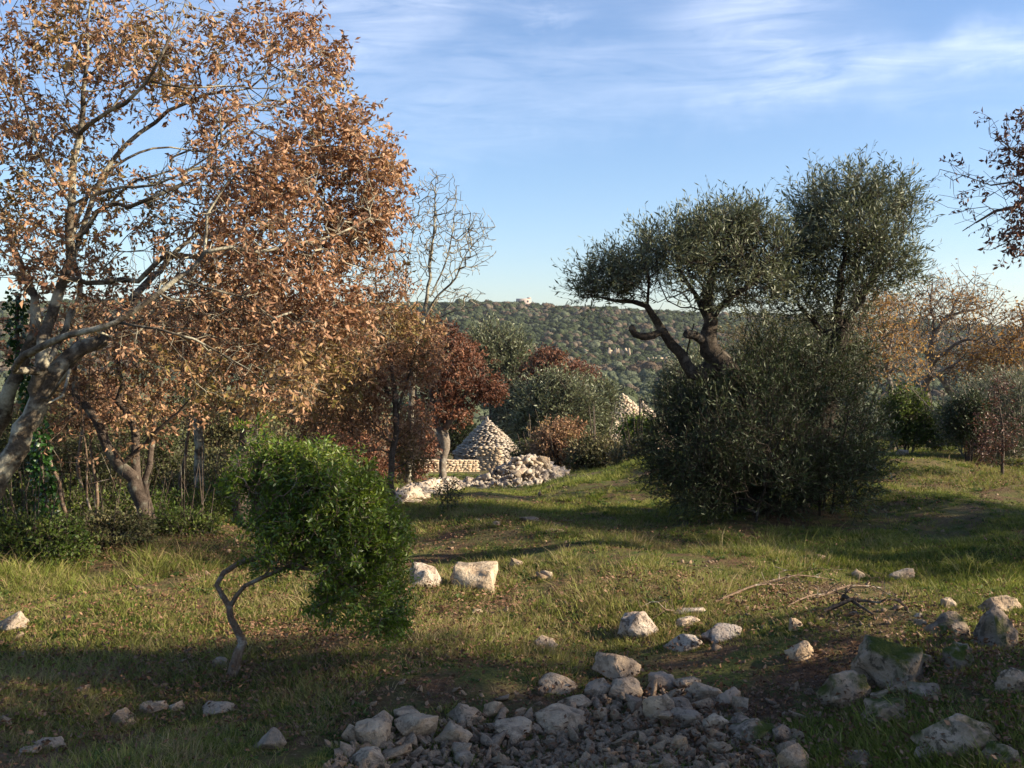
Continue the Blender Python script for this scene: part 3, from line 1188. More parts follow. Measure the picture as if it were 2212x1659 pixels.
# a solid bank of earth and stones carries the loose ones
items.sort(reverse=True)
st_ = Acc()
o_ = np.array(line[0])
WALLV = [rock_verts(rw, 2, 9, .55, .03) for _ in range(16)]
WALLS = [rock_verts(rw, 1, 8, .55, .03) for _ in range(16)]
for k_, (sz, px, py_, z) in enumerate(items):
    V_, F_ = (WALLV if k_ < 170 else WALLS)[rw.integers(0, 16)]
    V_ = V_ * np.array([1.15, 1, .75]) * sz * rw.uniform(.8, 1.15, 3)
    a_ = rw.uniform(0, 6.28)
    R_ = np.array(Euler((rw.normal(0, .4), rw.normal(0, .4), a_)).to_matrix())
    V_ = V_ @ R_.T + np.array([px, py_, z]) - o_
    if k_ < 170:
        link('stone', mesh_np('stone', V_, F_, M['rock_pitted'] if rw.uniform() < .72 else M['rock_pale']), root)
    else:
        st_.add(V_, F_)
link('loose_stones', st_.mesh('loose_stones', M['rubble']), root, kind='stuff')
bank = Acc()
n = 40
for i in range(n):
    t = cum[-1] * (i + .5) / n
    x, y, h = (np.interp(t, cum, lp[:, k_]) for k_ in (0, 1, 3))
    V_, F_ = rock_verts(rw, 2, 9, .7, .04, (cum[-1] / n * .8, .22 + h * .25, h * .20))
    bank.add(V_ + np.array([x, y, gz(x, y)]) - o_, F_)
link('rubble_core', bank.mesh('rubble_core', M['rubble']), root, kind='stuff')

# ------------------------------------------------------------------ thin air haze over the valley
hz = Acc()
box(hz, (0, 1150, 20), (3000, 2700, 90))
hm, ht_, ho = new_mat('haze')
pv = ht_.n.new('ShaderNodeVolumePrincipled')
pv.inputs['Color'].default_value = (.86, .90, .96, 1)
pv.inputs['Density'].default_value = .00008
pv.inputs['Anisotropy'].default_value = .2
ht_.l.new(pv.outputs[0], ho.inputs['Volume'])
link('haze', hz.mesh('haze', hm), kind='stuff', label='thin pale haze in the air over the valley', category='haze')

# ------------------------------------------------------------------ leaf styles
OAK = dict(k=2, tl=(.06, .15), m=6, L=(.035, .064), Wf=.46, spread=.8, up=0.0, droop=.35, along=.45, fold=.35, curl=.35, twr=.0014)
OLV = dict(k=3, tl=(.14, .38), m=9, L=(.045, .075), Wf=.22, spread=.5, up=.55, droop=0.0, along=.6, fold=.12, curl=.1, twr=.0016)
SML = dict(k=4, tl=(.05, .12), m=6, L=(.018, .035), Wf=.5, spread=.8, up=.25, droop=0.0, along=.5, fold=.2, twr=.0012)


def vary(d, **k):
    d = dict(d)
    d.update(k)
    return d


def base(dx, dy, y=None):
    """foot of a plant seen at that place"""
    if y is None:
        return on_ground(dx, dy)
    p = P(dx, dy, y)
    return np.array([p[0], y, gz(p[0], y)])


def gbase(x, y):
    return np.array([x, y, gz(x, y)])


# ------------------------------------------------------------------ the big oak, several stems leaning in from the left
ob = gbase(-4.55, 7.3)
p1 = P(-60, 1130, 7.4)
limbs = [
    [W3(ob - [0, 0, .15], 0.1170), W3(p1, 0.1014)] + DL((10, 1000, 7.4, 0.0819), (62, 900, 7.45, 0.0741), (105, 830, 7.5, 0.0686), (150, 780, 7.6, 0.0585),
        (215, 735, 7.7, 0.0507), (275, 660, 8.0, 0.0351), (330, 600, 8.4, 0.0265), (400, 520, 8.8, 0.0187), (470, 470, 9.0, 0.0117)),
    DL((62, 900, 7.45, 0.0468), (88, 800, 7.4, 0.0484), (100, 735, 7.45, 0.0429), (112, 680, 7.5, 0.0390), (140, 600, 7.5, 0.0359), (150, 520, 7.5, 0.0328), (152, 440, 7.5, 0.0281),
       (160, 380, 7.5, 0.0265), (170, 300, 7.5, 0.0234), (178, 240, 7.5, 0.0195), (186, 160, 7.4, 0.0140), (190, 60, 7.3, 0.0094), (200, -60, 7.3, 0.0047)),
    # second stem from the left edge
    [W3(ob + [-.25, .3, -.1], 0.0780), W3(P(-70, 1020, 7.9), 0.0702)] + DL((-10, 930, 7.9, 0.0585), (20, 860, 7.8, 0.0515), (52, 770, 7.7, 0.0452), (80, 690, 7.7, 0.0406),
        (72, 640, 7.8, 0.0312), (40, 560, 7.9, 0.0234), (10, 480, 8.0, 0.0172), (-20, 380, 8, 0.0117)),
    # dark limb sweeping right across the picture
    DL((30, 800, 7.15, 0.0253), (60, 765, 6.95, 0.0281), (105, 740, 6.85, 0.0264), (150, 722, 6.80, 0.0236), (200, 712, 6.75, 0.0213), (250, 695, 6.75, 0.0202), (300, 668, 6.75, 0.0191), (345, 632, 6.75, 0.0174),
       (385, 600, 6.80, 0.0163), (415, 582, 6.85, 0.0152), (440, 545, 6.85, 0.0135), (447, 505, 6.95, 0.0112), (446, 460, 6.95, 0.0096), (478, 415, 7.00, 0.0078), (500, 380, 7.05, 0.0050)),
    DL((440, 545, 6.85, 0.0096), (500, 535, 6.95, 0.0084), (560, 545, 7.05, 0.0078), (640, 525, 7.25, 0.0062), (720, 510, 7.45, 0.0050), (800, 470, 7.65, 0.0034)),
    DL((600, 540, 7.15, 0.0050), (650, 490, 7.15, 0.0040), (690, 430, 7.15, 0.0028)),
    DL((385, 600, 6.80, 0.0101), (450, 625, 6.85, 0.0096), (520, 640, 6.95, 0.0084), (590, 690, 7.05, 0.0073), (650, 730, 7.15, 0.0050), (710, 790, 7.25, 0.0034)),
    DL((250, 695, 6.75, 0.0101), (340, 712, 6.65, 0.0096), (420, 730, 6.65, 0.0084), (480, 765, 6.75, 0.0068), (540, 800, 6.75, 0.0056), (600, 850, 6.85, 0.0034)),
    DL((170, 290, 7.45, 0.0157), (215, 255, 7.25, 0.0152), (270, 222, 7.05, 0.0140), (320, 175, 6.95, 0.0124), (345, 130, 6.85, 0.0101), (370, 70, 6.85, 0.0068), (400, 10, 6.85, 0.0040)),
    DL((320, 175, 6.95, 0.0078), (400, 188, 6.95, 0.0068), (480, 185, 7.05, 0.0056), (560, 190, 7.15, 0.0050), (660, 188, 7.35, 0.0034)),
    DL((140, 600, 7.45, 0.0202), (190, 460, 7.65, 0.0202), (230, 370, 7.75, 0.0191), (275, 315, 7.85, 0.0174), (335, 262, 7.95, 0.0157), (400, 222, 7.95, 0.0129), (460, 200, 8.05, 0.0101), (540, 190, 8.15, 0.0068), (600, 130, 8.25, 0.0040)),
    DL((160, 440, 7.45, 0.0112), (215, 412, 7.35, 0.0124), (260, 404, 7.25, 0.0112), (330, 400, 7.15, 0.0096), (390, 375, 7.15, 0.0073), (450, 340, 7.15, 0.0045)),
    DL((178, 240, 7.45, 0.0084), (205, 190, 7.65, 0.0078), (240, 100, 7.85, 0.0062), (290, 20, 7.95, 0.0045)),
    DL((152, 440, 7.45, 0.0124), (95, 340, 7.35, 0.0101), (60, 250, 7.25, 0.0078), (30, 120, 7.15, 0.0050)),
    DL((88, 800, 7.35, 0.0253), (170, 640, 7.95, 0.0225), (160, 560, 8.15, 0.0202), (175, 450, 8.35, 0.0168), (250, 360, 8.55, 0.0124), (330, 320, 8.75, 0.0090), (450, 330, 8.95, 0.0056)),
    DL((105, 860, 7.35, 0.0101), (150, 800, 7.25, 0.0112), (135, 855, 7.15, 0.0101), (95, 875, 7.05, 0.0045)),
]
blobs = [DB(60, 120, 7.4, 210, 190, 1.4, 520), DB(300, 90, 7.4, 200, 150, 1.4, 460), DB(480, 150, 7.6, 170, 140, 1.3, 400),
         DB(610, 80, 7.9, 95, 110, .9, 150), DB(700, 130, 8.0, 60, 80, .6, 70), DB(680, 270, 7.9, 110, 120, 1.0, 210), DB(560, 330, 7.6, 170, 120, 1.2, 420),
         DB(760, 330, 8.0, 100, 110, .9, 230), DB(800, 420, 8.1, 95, 110, .9, 260), DB(700, 450, 7.8, 150, 120, 1.2, 430), DB(780, 540, 8.0, 105, 110, .9, 300), DB(480, 420, 7.4, 170, 110, 1.2, 330),
         DB(600, 560, 7.4, 170, 100, 1.1, 330), DB(420, 570, 7.3, 160, 90, 1.0, 200), DB(110, 330, 7.6, 170, 120, 1.4, 240),
         DB(240, 450, 7.8, 170, 90, 1.5, 210), DB(60, 520, 7.6, 140, 130, 1.3, 210), DB(250, 620, 7.8, 200, 100, 1.4, 220), DB(620, 680, 7.2, 190, 90, .9, 300),
         DB(420, 720, 7.0, 180, 90, .9, 230), DB(560, 820, 6.9, 170, 90, .6, 230), DB(760, 700, 7.6, 110, 110, .8, 220), DB(120, 740, 7.9, 160, 90, 1.0, 90), DB(-150, 350, 7.5, 200, 350, 1.6, 300)]

blobs = [((c[0] * (c[1] + .12) / c[1], c[1] + .12, CAMZ + (c[2] - CAMZ) * (c[1] + .12) / c[1]), (r[0], r[1] * .75, r[2]), n) for c, r, n in blobs]


def oak_mask(p, r):
    # keep a few windows of sky open, as where the crown thins out
    q = np.ones(len(p), bool)
    px = 512 + F * p[:, 0] / p[:, 1]
    py = HOR - F * (p[:, 2] - CAMZ) / p[:, 1]
    for dx, dy, rx, ry, pr in ((320, 340, 42, 30, .9), (600, 265, 60, 25, .6), (650, 130, 25, 30, .75), (230, 200, 40, 35, .5), (90, 220, 40, 50, .4), (585, 655, 60, 18, .8), (400, 250, 50, 25, .45), (480, 600, 50, 14, .5),
                               (150, 350, 25, 30, .4), (745, 215, 30, 22, .8), (830, 650, 30, 26, .5), (20, 400, 30, 40, .4), (30, 640, 25, 20, .5), (400, 430, 35, 16, .4)):
        d = ((px - dx * K) / (rx * K)) ** 2 + ((py - dy * K) / (ry * K)) ** 2
        q &= ~((d < 1) & (r.uniform(size=len(p)) < pr))
    return q


tree('oak_tree', 'many stemmed russet oak with pale lichened trunks leaning in from the left edge', 'oak tree', limbs, blobs,
     M['bark_oak'], M['oak_leaf'], 1, leaf=OAK, tip_r=.0017, mask=oak_mask, bf=.22, leaf_r=.0075, knob=.09, clump=(4.6, -.12))

# ------------------------------------------------------------------ oaks of the thicket behind it
b0 = base(325, 1185, 8.7)
tree('oak_tree', 'crooked forked oak with dark flaking bark in the thicket behind the pale trunks', 'oak tree',
     [[W3(b0 - [0, 0, .1], .075)] + DL((300, 1090, 8.7, .062), (285, 1030, 8.7, .058), (262, 1005, 8.7, .055), (235, 960, 8.7, .045), (205, 900, 8.7, .036), (170, 860, 8.8, .03), (160, 780, 8.9, .02), (200, 650, 9.2, .012)),
      DL((300, 1090, 8.7, .04), (298, 1000, 8.8, .04), (292, 930, 8.9, .036), (262, 870, 9.0, .03), (265, 830, 9.1, .024), (250, 740, 9.3, .014)),
      [W3(b0 + [.1, 0, -.05], .035)] + DL((322, 1100, 8.8, .03), (318, 1040, 8.8, .026), (330, 970, 8.9, .024), (335, 900, 9.1, .02), (350, 820, 9.3, .014), (380, 700, 9.8, .008)),
      DL((262, 1005, 8.7, .02), (330, 940, 8.6, .016), (385, 890, 8.6, .010), (420, 850, 8.5, .006))],
     [DB(260, 750, 9.3, 200, 110, 1.0, 190), DB(330, 900, 8.9, 110, 60, .6, 70), DB(420, 760, 9.6, 140, 130, 1.0, 200), DB(150, 860, 9, 120, 80, .7, 70), DB(520, 640, 10, 160, 120, 1.0, 230)],
     M['bark_dark'], M['oak_leaf'], 2, leaf=vary(OAK, k=2), tip_r=.0018)
b0 = base(845, 1118)
yb = b0[1]
tree('oak_tree', 'slender straight oak with a dark stem and copper leaves right of the green bush', 'oak tree',
     [[W3(b0 - [0, 0, .1], .040)] + DL((846, 1040, yb, .036), (850, 960, yb, .034), (853, 900, yb, .030), (850, 840, yb, .026), (838, 760, yb, .02), (820, 680, yb, .014), (810, 600, yb, .008)),
      DL((853, 900, yb, .018), (880, 820, yb, .014), (900, 750, yb, .008)),
      DL((850, 870, yb, .016), (800, 780, yb, .012), (760, 700, yb, .007))],
     [DB(840, 760, yb, 100, 110, .7, 330), DB(760, 820, yb + .2, 90, 120, .6, 260), DB(900, 760, yb + .3, 70, 90, .5, 200), DB(800, 900, yb, 70, 80, .4, 130), DB(700, 900, yb + .5, 90, 70, .5, 130), DB(830, 640, yb + .2, 70, 80, .5, 120), DB(885, 950, yb + .4, 42, 95, .4, 200)],
     M['bark_dark'], M['oak_leaf'], 3, leaf=vary(OAK, L=(.035, .055)), tip_r=.0018)
tree('oak_tree', 'straight pale trunk seen through the brown twigs left of the green bush', 'oak tree',
     [[W3(base(432, 1080, 11.2) - [0, 0, .1], .06)] + DL((430, 1000, 11.2, .052), (428, 930, 11.2, .048), (425, 850, 11.3, .042), (440, 760, 11.4, .036), (480, 660, 11.6, .022), (530, 590, 12, .012)),
      DL((425, 850, 11.3, .03), (370, 740, 11.5, .022), (330, 660, 11.8, .012))],
     [DB(470, 700, 11.7, 200, 110, 1.2, 260), DB(650, 760, 11.6, 170, 110, 1.1, 260), DB(300, 700, 12, 150, 100, 1.0, 140)],
     M['bark_oak'], M['oak_leaf_deep'], 4, leaf=vary(OAK, k=2), tip_r=.002)
tree('oak_tree', 'dark ivy clad trunk rising directly behind the green bush', 'oak tree',
     [[W3(base(520, 1170, 9.6) - [0, 0, .1], .085)] + DL((522, 1050, 9.6, .08), (525, 970, 9.6, .078), (532, 930, 9.6, .07), (560, 850, 9.7, .05), (600, 760, 9.9, .03), (660, 660, 10.2, .016)),
      DL((532, 930, 9.6, .04), (490, 860, 9.8, .03), (470, 760, 10, .015))],
     [DB(600, 740, 10, 140, 100, .9, 200), DB(480, 800, 10, 90, 80, .7, 90), DB(690, 820, 10, 120, 90, .8, 170)],
     M['bark_dark'], M['oak_leaf'], 5, leaf=vary(OAK, k=2), tip_r=.002)
# pollard with the half dark crown
b0 = base(958, 1052)
yb = b0[1]
tree('oak_tree', 'short pollarded oak with a gnarled pale bole and dark russet crown beside the rubble wall', 'oak tree',
     [[W3(b0 - [0, 0, .1], .085)] + DL((956, 1000, yb, .068), (962, 970, yb, .080), (957, 940, yb, .095), (948, 925, yb, .07), (940, 890, yb, .045), (930, 840, yb, .04), (930, 780, yb, .02)),
      DL((955, 938, yb, .07), (985, 890, yb, .05), (1010, 840, yb, .03), (1030, 800, yb, .015)),
      DL((948, 925, yb, .06), (900, 860, yb, .04), (890, 780, yb, .02))],
     [DB(930, 770, yb, 90, 85, 1.0, 360), DB(1000, 815, yb, 72, 62, .8, 280), DB(1055, 840, yb, 40, 26, .5, 70), DB(960, 880, yb, 70, 45, .7, 170), DB(870, 720, yb, 60, 50, .9, 150), DB(890, 960, yb - .8, 55, 95, .6, 330), DB(1000, 760, yb, 40, 40, .5, 70)],
     M['bark_grey'], M['oak_leaf_deep'], 6, leaf=vary(OAK, k=3, L=(.05, .085), tl=(.08, .2)), tip_r=.003, seg=.4, thin=.009, leaf_r=.012, knob=.12, jit=.004, clump=(3, -.7))

# ------------------------------------------------------------------ bare tree
b0 = base(880, 1010, 17)
tree('bare_tree', 'tall leafless tree with fine twigs against the sky beside the russet oak', 'bare tree',
     [[W3(b0 - [0, 0, .2], .06)] + DL((893, 800, 17, 0.0450), (912, 700, 17, 0.0383), (925, 620, 17, 0.0293), (930, 560, 17, 0.0225), (938, 490, 17, 0.0158), (940, 420, 17, 0.0090), (943, 370, 17, 0.0045)),
      DL((915, 690, 17, 0.0270), (945, 640, 16.9, 0.0203), (985, 600, 16.8, 0.0158), (1000, 560, 16.8, 0.0108), (1030, 520, 16.8, 0.0067), (1070, 490, 16.8, 0.0036)),
      DL((912, 700, 17, 0.0203), (880, 650, 17, 0.0158), (878, 580, 17, 0.0117), (890, 520, 17, 0.0081), (895, 450, 17, 0.0040)),
      DL((930, 640, 17, 0.0158), (965, 560, 17.1, 0.0113), (980, 480, 17.2, 0.0072), (985, 430, 17.2, 0.0036)),
      DL((910, 720, 17, 0.0180), (960, 680, 16.9, 0.0135), (1010, 665, 16.8, 0.0090), (1055, 655, 16.8, 0.0045)),
      DL((880, 650, 17, 0.0090), (850, 600, 17, 0.0063), (835, 540, 17, 0.0036))],
     [DB(945, 460, 17, 60, 100, 1.0, 380), DB(1015, 520, 17, 60, 80, 1.0, 330), DB(900, 540, 17, 45, 90, .8, 170), DB(1000, 640, 17, 60, 25, .8, 90), DB(940, 600, 17, 60, 80, 1.0, 120), DB(860, 580, 17, 30, 60, .6, 60)],
     M['bark_oak'], M['oak_leaf'], 7, leaf=None, tip_r=.0044, pw=2.7, seg=.35, thin=.012, jit=.006)

# ------------------------------------------------------------------ curved lentisk in the foreground
b0 = base(492, 1462)
yb = b0[1]
tree('lentisk_tree', 'small glossy green tree with a thin S curved trunk standing alone in the grass', 'tree',
     [[W3(b0 - [0, 0, .08], .032)] + DL((505, 1440, yb, .026), (513, 1405, yb, .022), (524, 1390, yb, .021), (514, 1365, yb, .018), (500, 1335, yb, .017), (495, 1310, yb, .016), (480, 1285, yb, .013),
        (468, 1262, yb, .013), (482, 1238, yb, .0135), (515, 1215, yb, .0125), (560, 1205, yb, .0115), (610, 1188, yb + .05, .009), (650, 1170, yb + .1, .007), (690, 1120, yb + .1, .005)),
      DL((495, 1315, yb, .012), (512, 1285, yb, .0115), (530, 1265, yb, .0105), (570, 1245, yb, .009), (620, 1225, yb - .05, .007), (680, 1230, yb - .1, .005), (740, 1260, yb - .1, .003)),
      DL((560, 1205, yb, .006), (552, 1170, yb, .005), (560, 1120, yb, .004), (560, 1020, yb, .002)),
      DL((610, 1188, yb + .05, .006), (670, 1200, yb, .005), (740, 1210, yb, .004), (810, 1260, yb, .002))],
     [DB(650, 1040, yb, 140, 75, .35, 420), DB(560, 1000, yb, 65, 55, .28, 110), DB(545, 945, yb, 26, 30, .10, 22), DB(720, 1060, yb, 105, 85, .38, 330), DB(770, 1150, yb, 95, 110, .35, 320), DB(640, 1130, yb, 120, 60, .35, 300),
      DB(800, 1280, yb, 85, 80, .28, 220), DB(720, 1290, yb, 45, 65, .22, 90), DB(600, 1215, yb, 60, 35, .2, 40), DB(800, 1060, yb, 30, 60, .2, 50), DB(720, 1190, yb, 80, 60, .3, 190), DB(520, 1040, yb, 45, 60, .25, 70), DB(840, 1180, yb, 40, 80, .2, 90), DB(850, 1340, yb, 35, 30, .2, 40)],
     M['bark_lentisk'], M['lentisk_leaf'], 8, tip_r=.0012, seg=.10, thin=.0035, leaf_r=.0045, jit=.003, knob=.10, clump=(7, -.25),
     leaf=dict(k=4, tl=(.045, .085), m=8, L=(.019, .032), Wf=.38, spread=.75, up=.30, droop=0.0, along=.55, fold=.15, twr=.0009, compound=True))

# ------------------------------------------------------------------ the olives on the right
YO = 9.9
b0 = base(1655, 1112, YO)
tree('olive_tree', 'old olive with a snaking bare left limb and cut stubs, silver leaves above', 'olive tree',
     [[W3(b0 - [0, 0, .1], .17)] + DL((1625, 960, YO, .15), (1600, 850, YO, .135), (1592, 838, YO, .13), (1560, 785, YO, .115), (1535, 750, YO, .10), (1530, 725, YO, .085), (1533, 693, YO, .07), (1528, 650, YO, .055), (1540, 590, YO, .035), (1550, 530, YO, .018)),
      DL((1570, 800, YO, .085), (1533, 797, YO, .08), (1508, 812, YO, .075), (1492, 806, YO, .062), (1483, 790, YO, .055), (1472, 765, YO, .05), (1452, 743, YO, .046), (1429, 716, YO, .043), (1416, 684, YO, .036), (1398, 661, YO, .030), (1366, 652, YO, .024), (1330, 650, YO, .016), (1290, 640, YO, .009)),
      DL((1429, 716, YO, .036), (1410, 724, YO - .05, .037), (1390, 728, YO - .1, .035), (1372, 724, YO - .12, .034), (1362, 712, YO - .12, .036), (1357, 706, YO - .12, .030)),
      DL((1545, 755, YO, .060), (1520, 738, YO - .05, .052), (1500, 724, YO - .1, .046), (1480, 719, YO - .15, .044)),
      DL((1533, 700, YO, .03), (1500, 640, YO + .1, .022), (1470, 590, YO + .1, .014), (1440, 560, YO, .008)),
      DL((1533, 693, YO, .035), (1580, 640, YO - .1, .028), (1640, 600, YO - .1, .02), (1660, 550, YO, .012)),
      DL((1398, 661, YO, .016), (1400, 610, YO, .012), (1395, 560, YO, .008)),
      DL((1492, 800, YO, .010), (1485, 760, YO, .009), (1500, 700, YO, .006)),
      ],
     [DB(1555, 545, YO, 130, 75, .9, 420), DB(1440, 590, YO, 110, 65, .8, 300), DB(1330, 615, YO, 75, 45, .6, 150), DB(1275, 632, YO, 30, 22, .3, 25), DB(1600, 610, YO, 90, 75, .8, 280), DB(1500, 640, YO, 80, 45, .6, 110),
      DB(1640, 540, YO, 55, 60, .6, 130), DB(1570, 490, YO, 75, 32, .5, 110), DB(1400, 530, YO, 16, 45, .15, 16), DB(1345, 640, YO, 70, 18, .4, 50)],
     M['bark_olive'], M['olive_leaf'], 9, leaf=OLV, tip_r=.0022, knob=.20, jit=.010, leaf_frac=.97, clump=(3.6, -.5))
b0 = base(1740, 1108, YO + .5)
YC = YO + .5
tree('olive_tree', 'taller round headed olive with a crooked bole growing right of the snaking limb', 'olive tree',
     [[W3(b0 - [0, 0, .1], .16)] + DL((1760, 960, YC, .14), (1785, 850, YC, .12), (1800, 790, YC, .105), (1806, 745, YC, .10), (1815, 712, YC, .09), (1830, 702, YC, .055)),
      DL((1806, 750, YC, .06), (1840, 680, YC, .05), (1863, 630, YC, .04), (1895, 576, YC, .032), (1905, 530, YC, .022), (1915, 470, YC, .012)),
      DL((1810, 720, YC, .04), (1775, 715, YC, .032), (1760, 695, YC, .026), (1735, 668, YC, .02), (1715, 640, YC, .012)),
      DL((1810, 720, YC, .05), (1810, 640, YC, .036), (1820, 560, YC, .026), (1830, 480, YC, .016), (1840, 410, YC, .008))],
     [DB(1760, 450, YC, 42, 55, .4, 80), DB(1850, 430, YC, 70, 50, .6, 150), DB(1925, 480, YC, 42, 65, .5, 110), DB(1800, 520, YC, 85, 60, .8, 240), DB(1890, 560, YC, 70, 60, .7, 180), DB(1740, 580, YC, 45, 50, .5, 80), DB(1820, 620, YC, 80, 45, .7, 150),
      DB(1930, 600, YC, 38, 25, .4, 35), DB(1715, 650, YC, 50, 35, .6, 60), DB(1690, 610, YC, 35, 35, .4, 45), DB(1800, 690, YC, 85, 35, .6, 90), DB(1850, 395, YC, 16, 26, .2, 12), DB(1950, 440, YC, 22, 40, .2, 20), DB(1770, 780, YC - .3, 60, 40, .4, 50)],
     M['bark_olive'], M['olive_leaf'], 10, leaf=OLV, tip_r=.0022, knob=.20, jit=.012, leaf_frac=.97, clump=(3.6, -.45))
# suckers round the feet of both olives
rs = np.random.default_rng(50)


def suckers(c, spread_, n, r=.012, h=.8, rng=rs):
    L_ = []
    for i in range(n):
        a_ = rng.uniform(0, 6.28)
        q = rng.uniform(.1, 1) * spread_
        x, y = c[0] + math.cos(a_) * q * .35, c[1] + math.sin(a_) * q * .35
        z = gz(x, y)
        hh = h * rng.uniform(.6, 1.1)
        L_.append([(x, y, z - .05, r), (x + math.cos(a_) * q * .3, y + math.sin(a_) * q * .3, z + hh * .5, r * .8), (x + math.cos(a_) * q * .7, y + math.sin(a_) * q * .7, z + hh, r * .4)])
    return L_


b0 = base(1600, 1090, YO - .3)
tree('olive_bush', 'dense dark wild olive thicket hiding the foot of the left olive', 'bush',
     suckers(b0, 1.0, 9, h=1.1), [DB(1510, 960, YO - .3, 110, 105, .9, 420), DB(1620, 960, YO - .4, 130, 130, .9, 560), DB(1450, 1000, YO - .2, 55, 70, .5, 120), DB(1560, 1060, YO - .5, 110, 45, .7, 230), DB(1640, 840, YO - .1, 90, 60, .6, 170), DB(1560, 870, YO, 60, 50, .4, 80), DB(1425, 950, YO, 18, 45, .3, 20), DB(1470, 890, YO, 30, 30, .3, 30), DB(1690, 900, YO - .5, 60, 60, .3, 90)],
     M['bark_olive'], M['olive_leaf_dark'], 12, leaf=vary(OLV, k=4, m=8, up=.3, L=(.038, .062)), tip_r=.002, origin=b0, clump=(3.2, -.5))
b0 = base(1770, 1085, YO + .1)
tree('olive_bush', 'loose wild olive thicket with pale twigs under the round headed olive', 'bush',
     suckers(b0, 1.0, 9, h=1.2), [DB(1760, 930, YO, 125, 130, .9, 520), DB(1800, 1030, YO - .1, 95, 70, .7, 260), DB(1850, 950, YO + .2, 50, 90, .5, 120), DB(1700, 800, YO + .3, 100, 80, .7, 220), DB(1800, 800, YO + .6, 90, 70, .6, 150), DB(1680, 1060, YO - .2, 80, 50, .6, 140), DB(1875, 1010, YO, 22, 35, .3, 18)],
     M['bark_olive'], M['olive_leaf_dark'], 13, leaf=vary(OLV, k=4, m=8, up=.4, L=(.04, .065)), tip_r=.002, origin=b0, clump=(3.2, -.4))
tree('oak_shrub', 'thin brown leaved oak scrub filling the gap between the two olive crowns', 'shrub',
     suckers(base(1660, 1000, 12.5), 1.2, 7, h=1.6), [DB(1650, 740, 12.5, 120, 70, .8, 330), DB(1750, 760, 12.5, 110, 80, .8, 280), DB(1600, 800, 12.5, 70, 70, .6, 130), DB(1700, 860, 12.5, 200, 90, .9, 380)],
     M['bark_dark'], M['scrub_leaf'], 14, leaf=vary(SML, k=3), tip_r=.0022)

# ------------------------------------------------------------------ oak reaching in from the right, the trees whose shade falls on the foreground
YR = 7.0
b0 = gbase(6.1, 7.3)
rr = P(2290, 420, YR)
tree('oak_tree', 'oak branches with dark dead leaves reaching in at the top right edge', 'oak tree',
     [[W3(b0 - [0, 0, .1], .13), (5.95, 7.2, 1.5, .12), (5.5, 7.1, 2.4, .09), W3(P(2420, 400, YR), .05)] + DL((2300, 400, YR, .026), (2230, 420, YR, .018), (2190, 445, YR, .013), (2150, 455, YR, .009), (2110, 480, YR, .006), (2080, 500, YR, .004)),
      [W3(P(2420, 400, YR), .035)] + DL((2330, 340, YR, .018), (2260, 300, YR, .012), (2215, 345, YR - .1, .009), (2180, 320, YR - .1, .006), (2150, 290, YR - .1, .004)),
      DL((2230, 420, YR, .010), (2190, 395, YR, .008), (2140, 400, YR, .006), (2080, 380, YR, .004), (2030, 365, YR, .0025)),
      DL((2300, 400, YR, .013), (2240, 480, YR, .008), (2190, 515, YR, .006), (2140, 540, YR, .003)),
      [(5.5, 7.1, 2.4, .06), (6.0, 7.0, 3.4, .05), (6.2, 6.8, 4.6, .02)], [(5.95, 7.2, 1.5, .05), (7.0, 7.6, 2.8, .04), (7.6, 7.8, 4.0, .02)], [(5.5, 7.1, 2.4, .04), (5.2, 6.2, 3.4, .03), (5.3, 5.6, 4.4, .015)]],
     [DB(2120, 440, YR, 100, 60, .4, 75), DB(2160, 290, YR, 42, 55, .3, 30), DB(2190, 380, YR, 60, 70, .4, 50), DB(2170, 510, YR, 70, 40, .3, 45), DB(2060, 375, YR, 38, 28, .2, 16), DB(2215, 480, YR, 40, 60, .3, 30), DB(2260, 350, YR, 40, 150, .4, 60),
      ((7.0, 6.6, 5.0), (1.2, 1.1, .9), 420), ((6.3, 6.5, 4.6), (.9, 1.0, .6), 200)],
     M['bark_dark'], M['oak_leaf_maroon'], 15, leaf=vary(OAK, k=3, m=5, L=(.03, .05), droop=.1), tip_r=.0016, leaf_frac=.75, clump=(6, -.3))
for k_, (x, y, h, R, n, lab) in enumerate([(6.5, 2.1, 3.5, 1.35, 420, 'leafy oak just outside the clearing whose shade covers the stones'),
                                           (8.7, 2.7, 5.0, 1.3, 480, 'tall narrow oak beyond the right edge shading the left corner of the grass'),
                                           (9.3, 1.5, 4.8, 1.6, 620, 'tallest oak beyond the right edge whose shade reaches the bottom left corner'),
                                           (8.9, 7.9, 3.4, 1.7, 560, 'oak beyond the right edge shading the grass before the olives'),
                                           (12.2, 7.4, 4.4, 1.9, 560, 'broad oak standing farther off beyond the right edge'),
                                           (5.3, 3.7, 1.2, .85, 260, 'low spreading oak bush right of the mossy boulders')]):
    b0 = gbase(x, y)
    tree('oak_tree', lab, 'oak tree',
         [[W3(b0 - [0, 0, .1], .04 * h), (x + .1, y, h * .35, .035 * h), (x - .1, y + .1, h * .6, .03 * h), (x, y, h, .012 * h)], [(x, y, h * .5, .02 * h), (x + .5 * R, y + .3 * R, h * .8, .03)], [(x, y, h * .5, .02 * h), (x - .5 * R, y + .3 * R, h * .85, .03)], [(x, y, h * .5, .02 * h), (x, y - .6 * R, h * .8, .03)]],
         [((x, y, h), (R, R * .95, R * .85), n), ((x - .3 * R, y + .3 * R, h * .75), (R, R * .9, R * .6), n // 2)],
         M['bark_dark'], M['oak_leaf'], 30 + k_, leaf=vary(OAK, k=3, m=5, L=(.06, .11), tl=(.1, .25)), tip_r=.003, seg=.4, clump=(1.5, -.6))

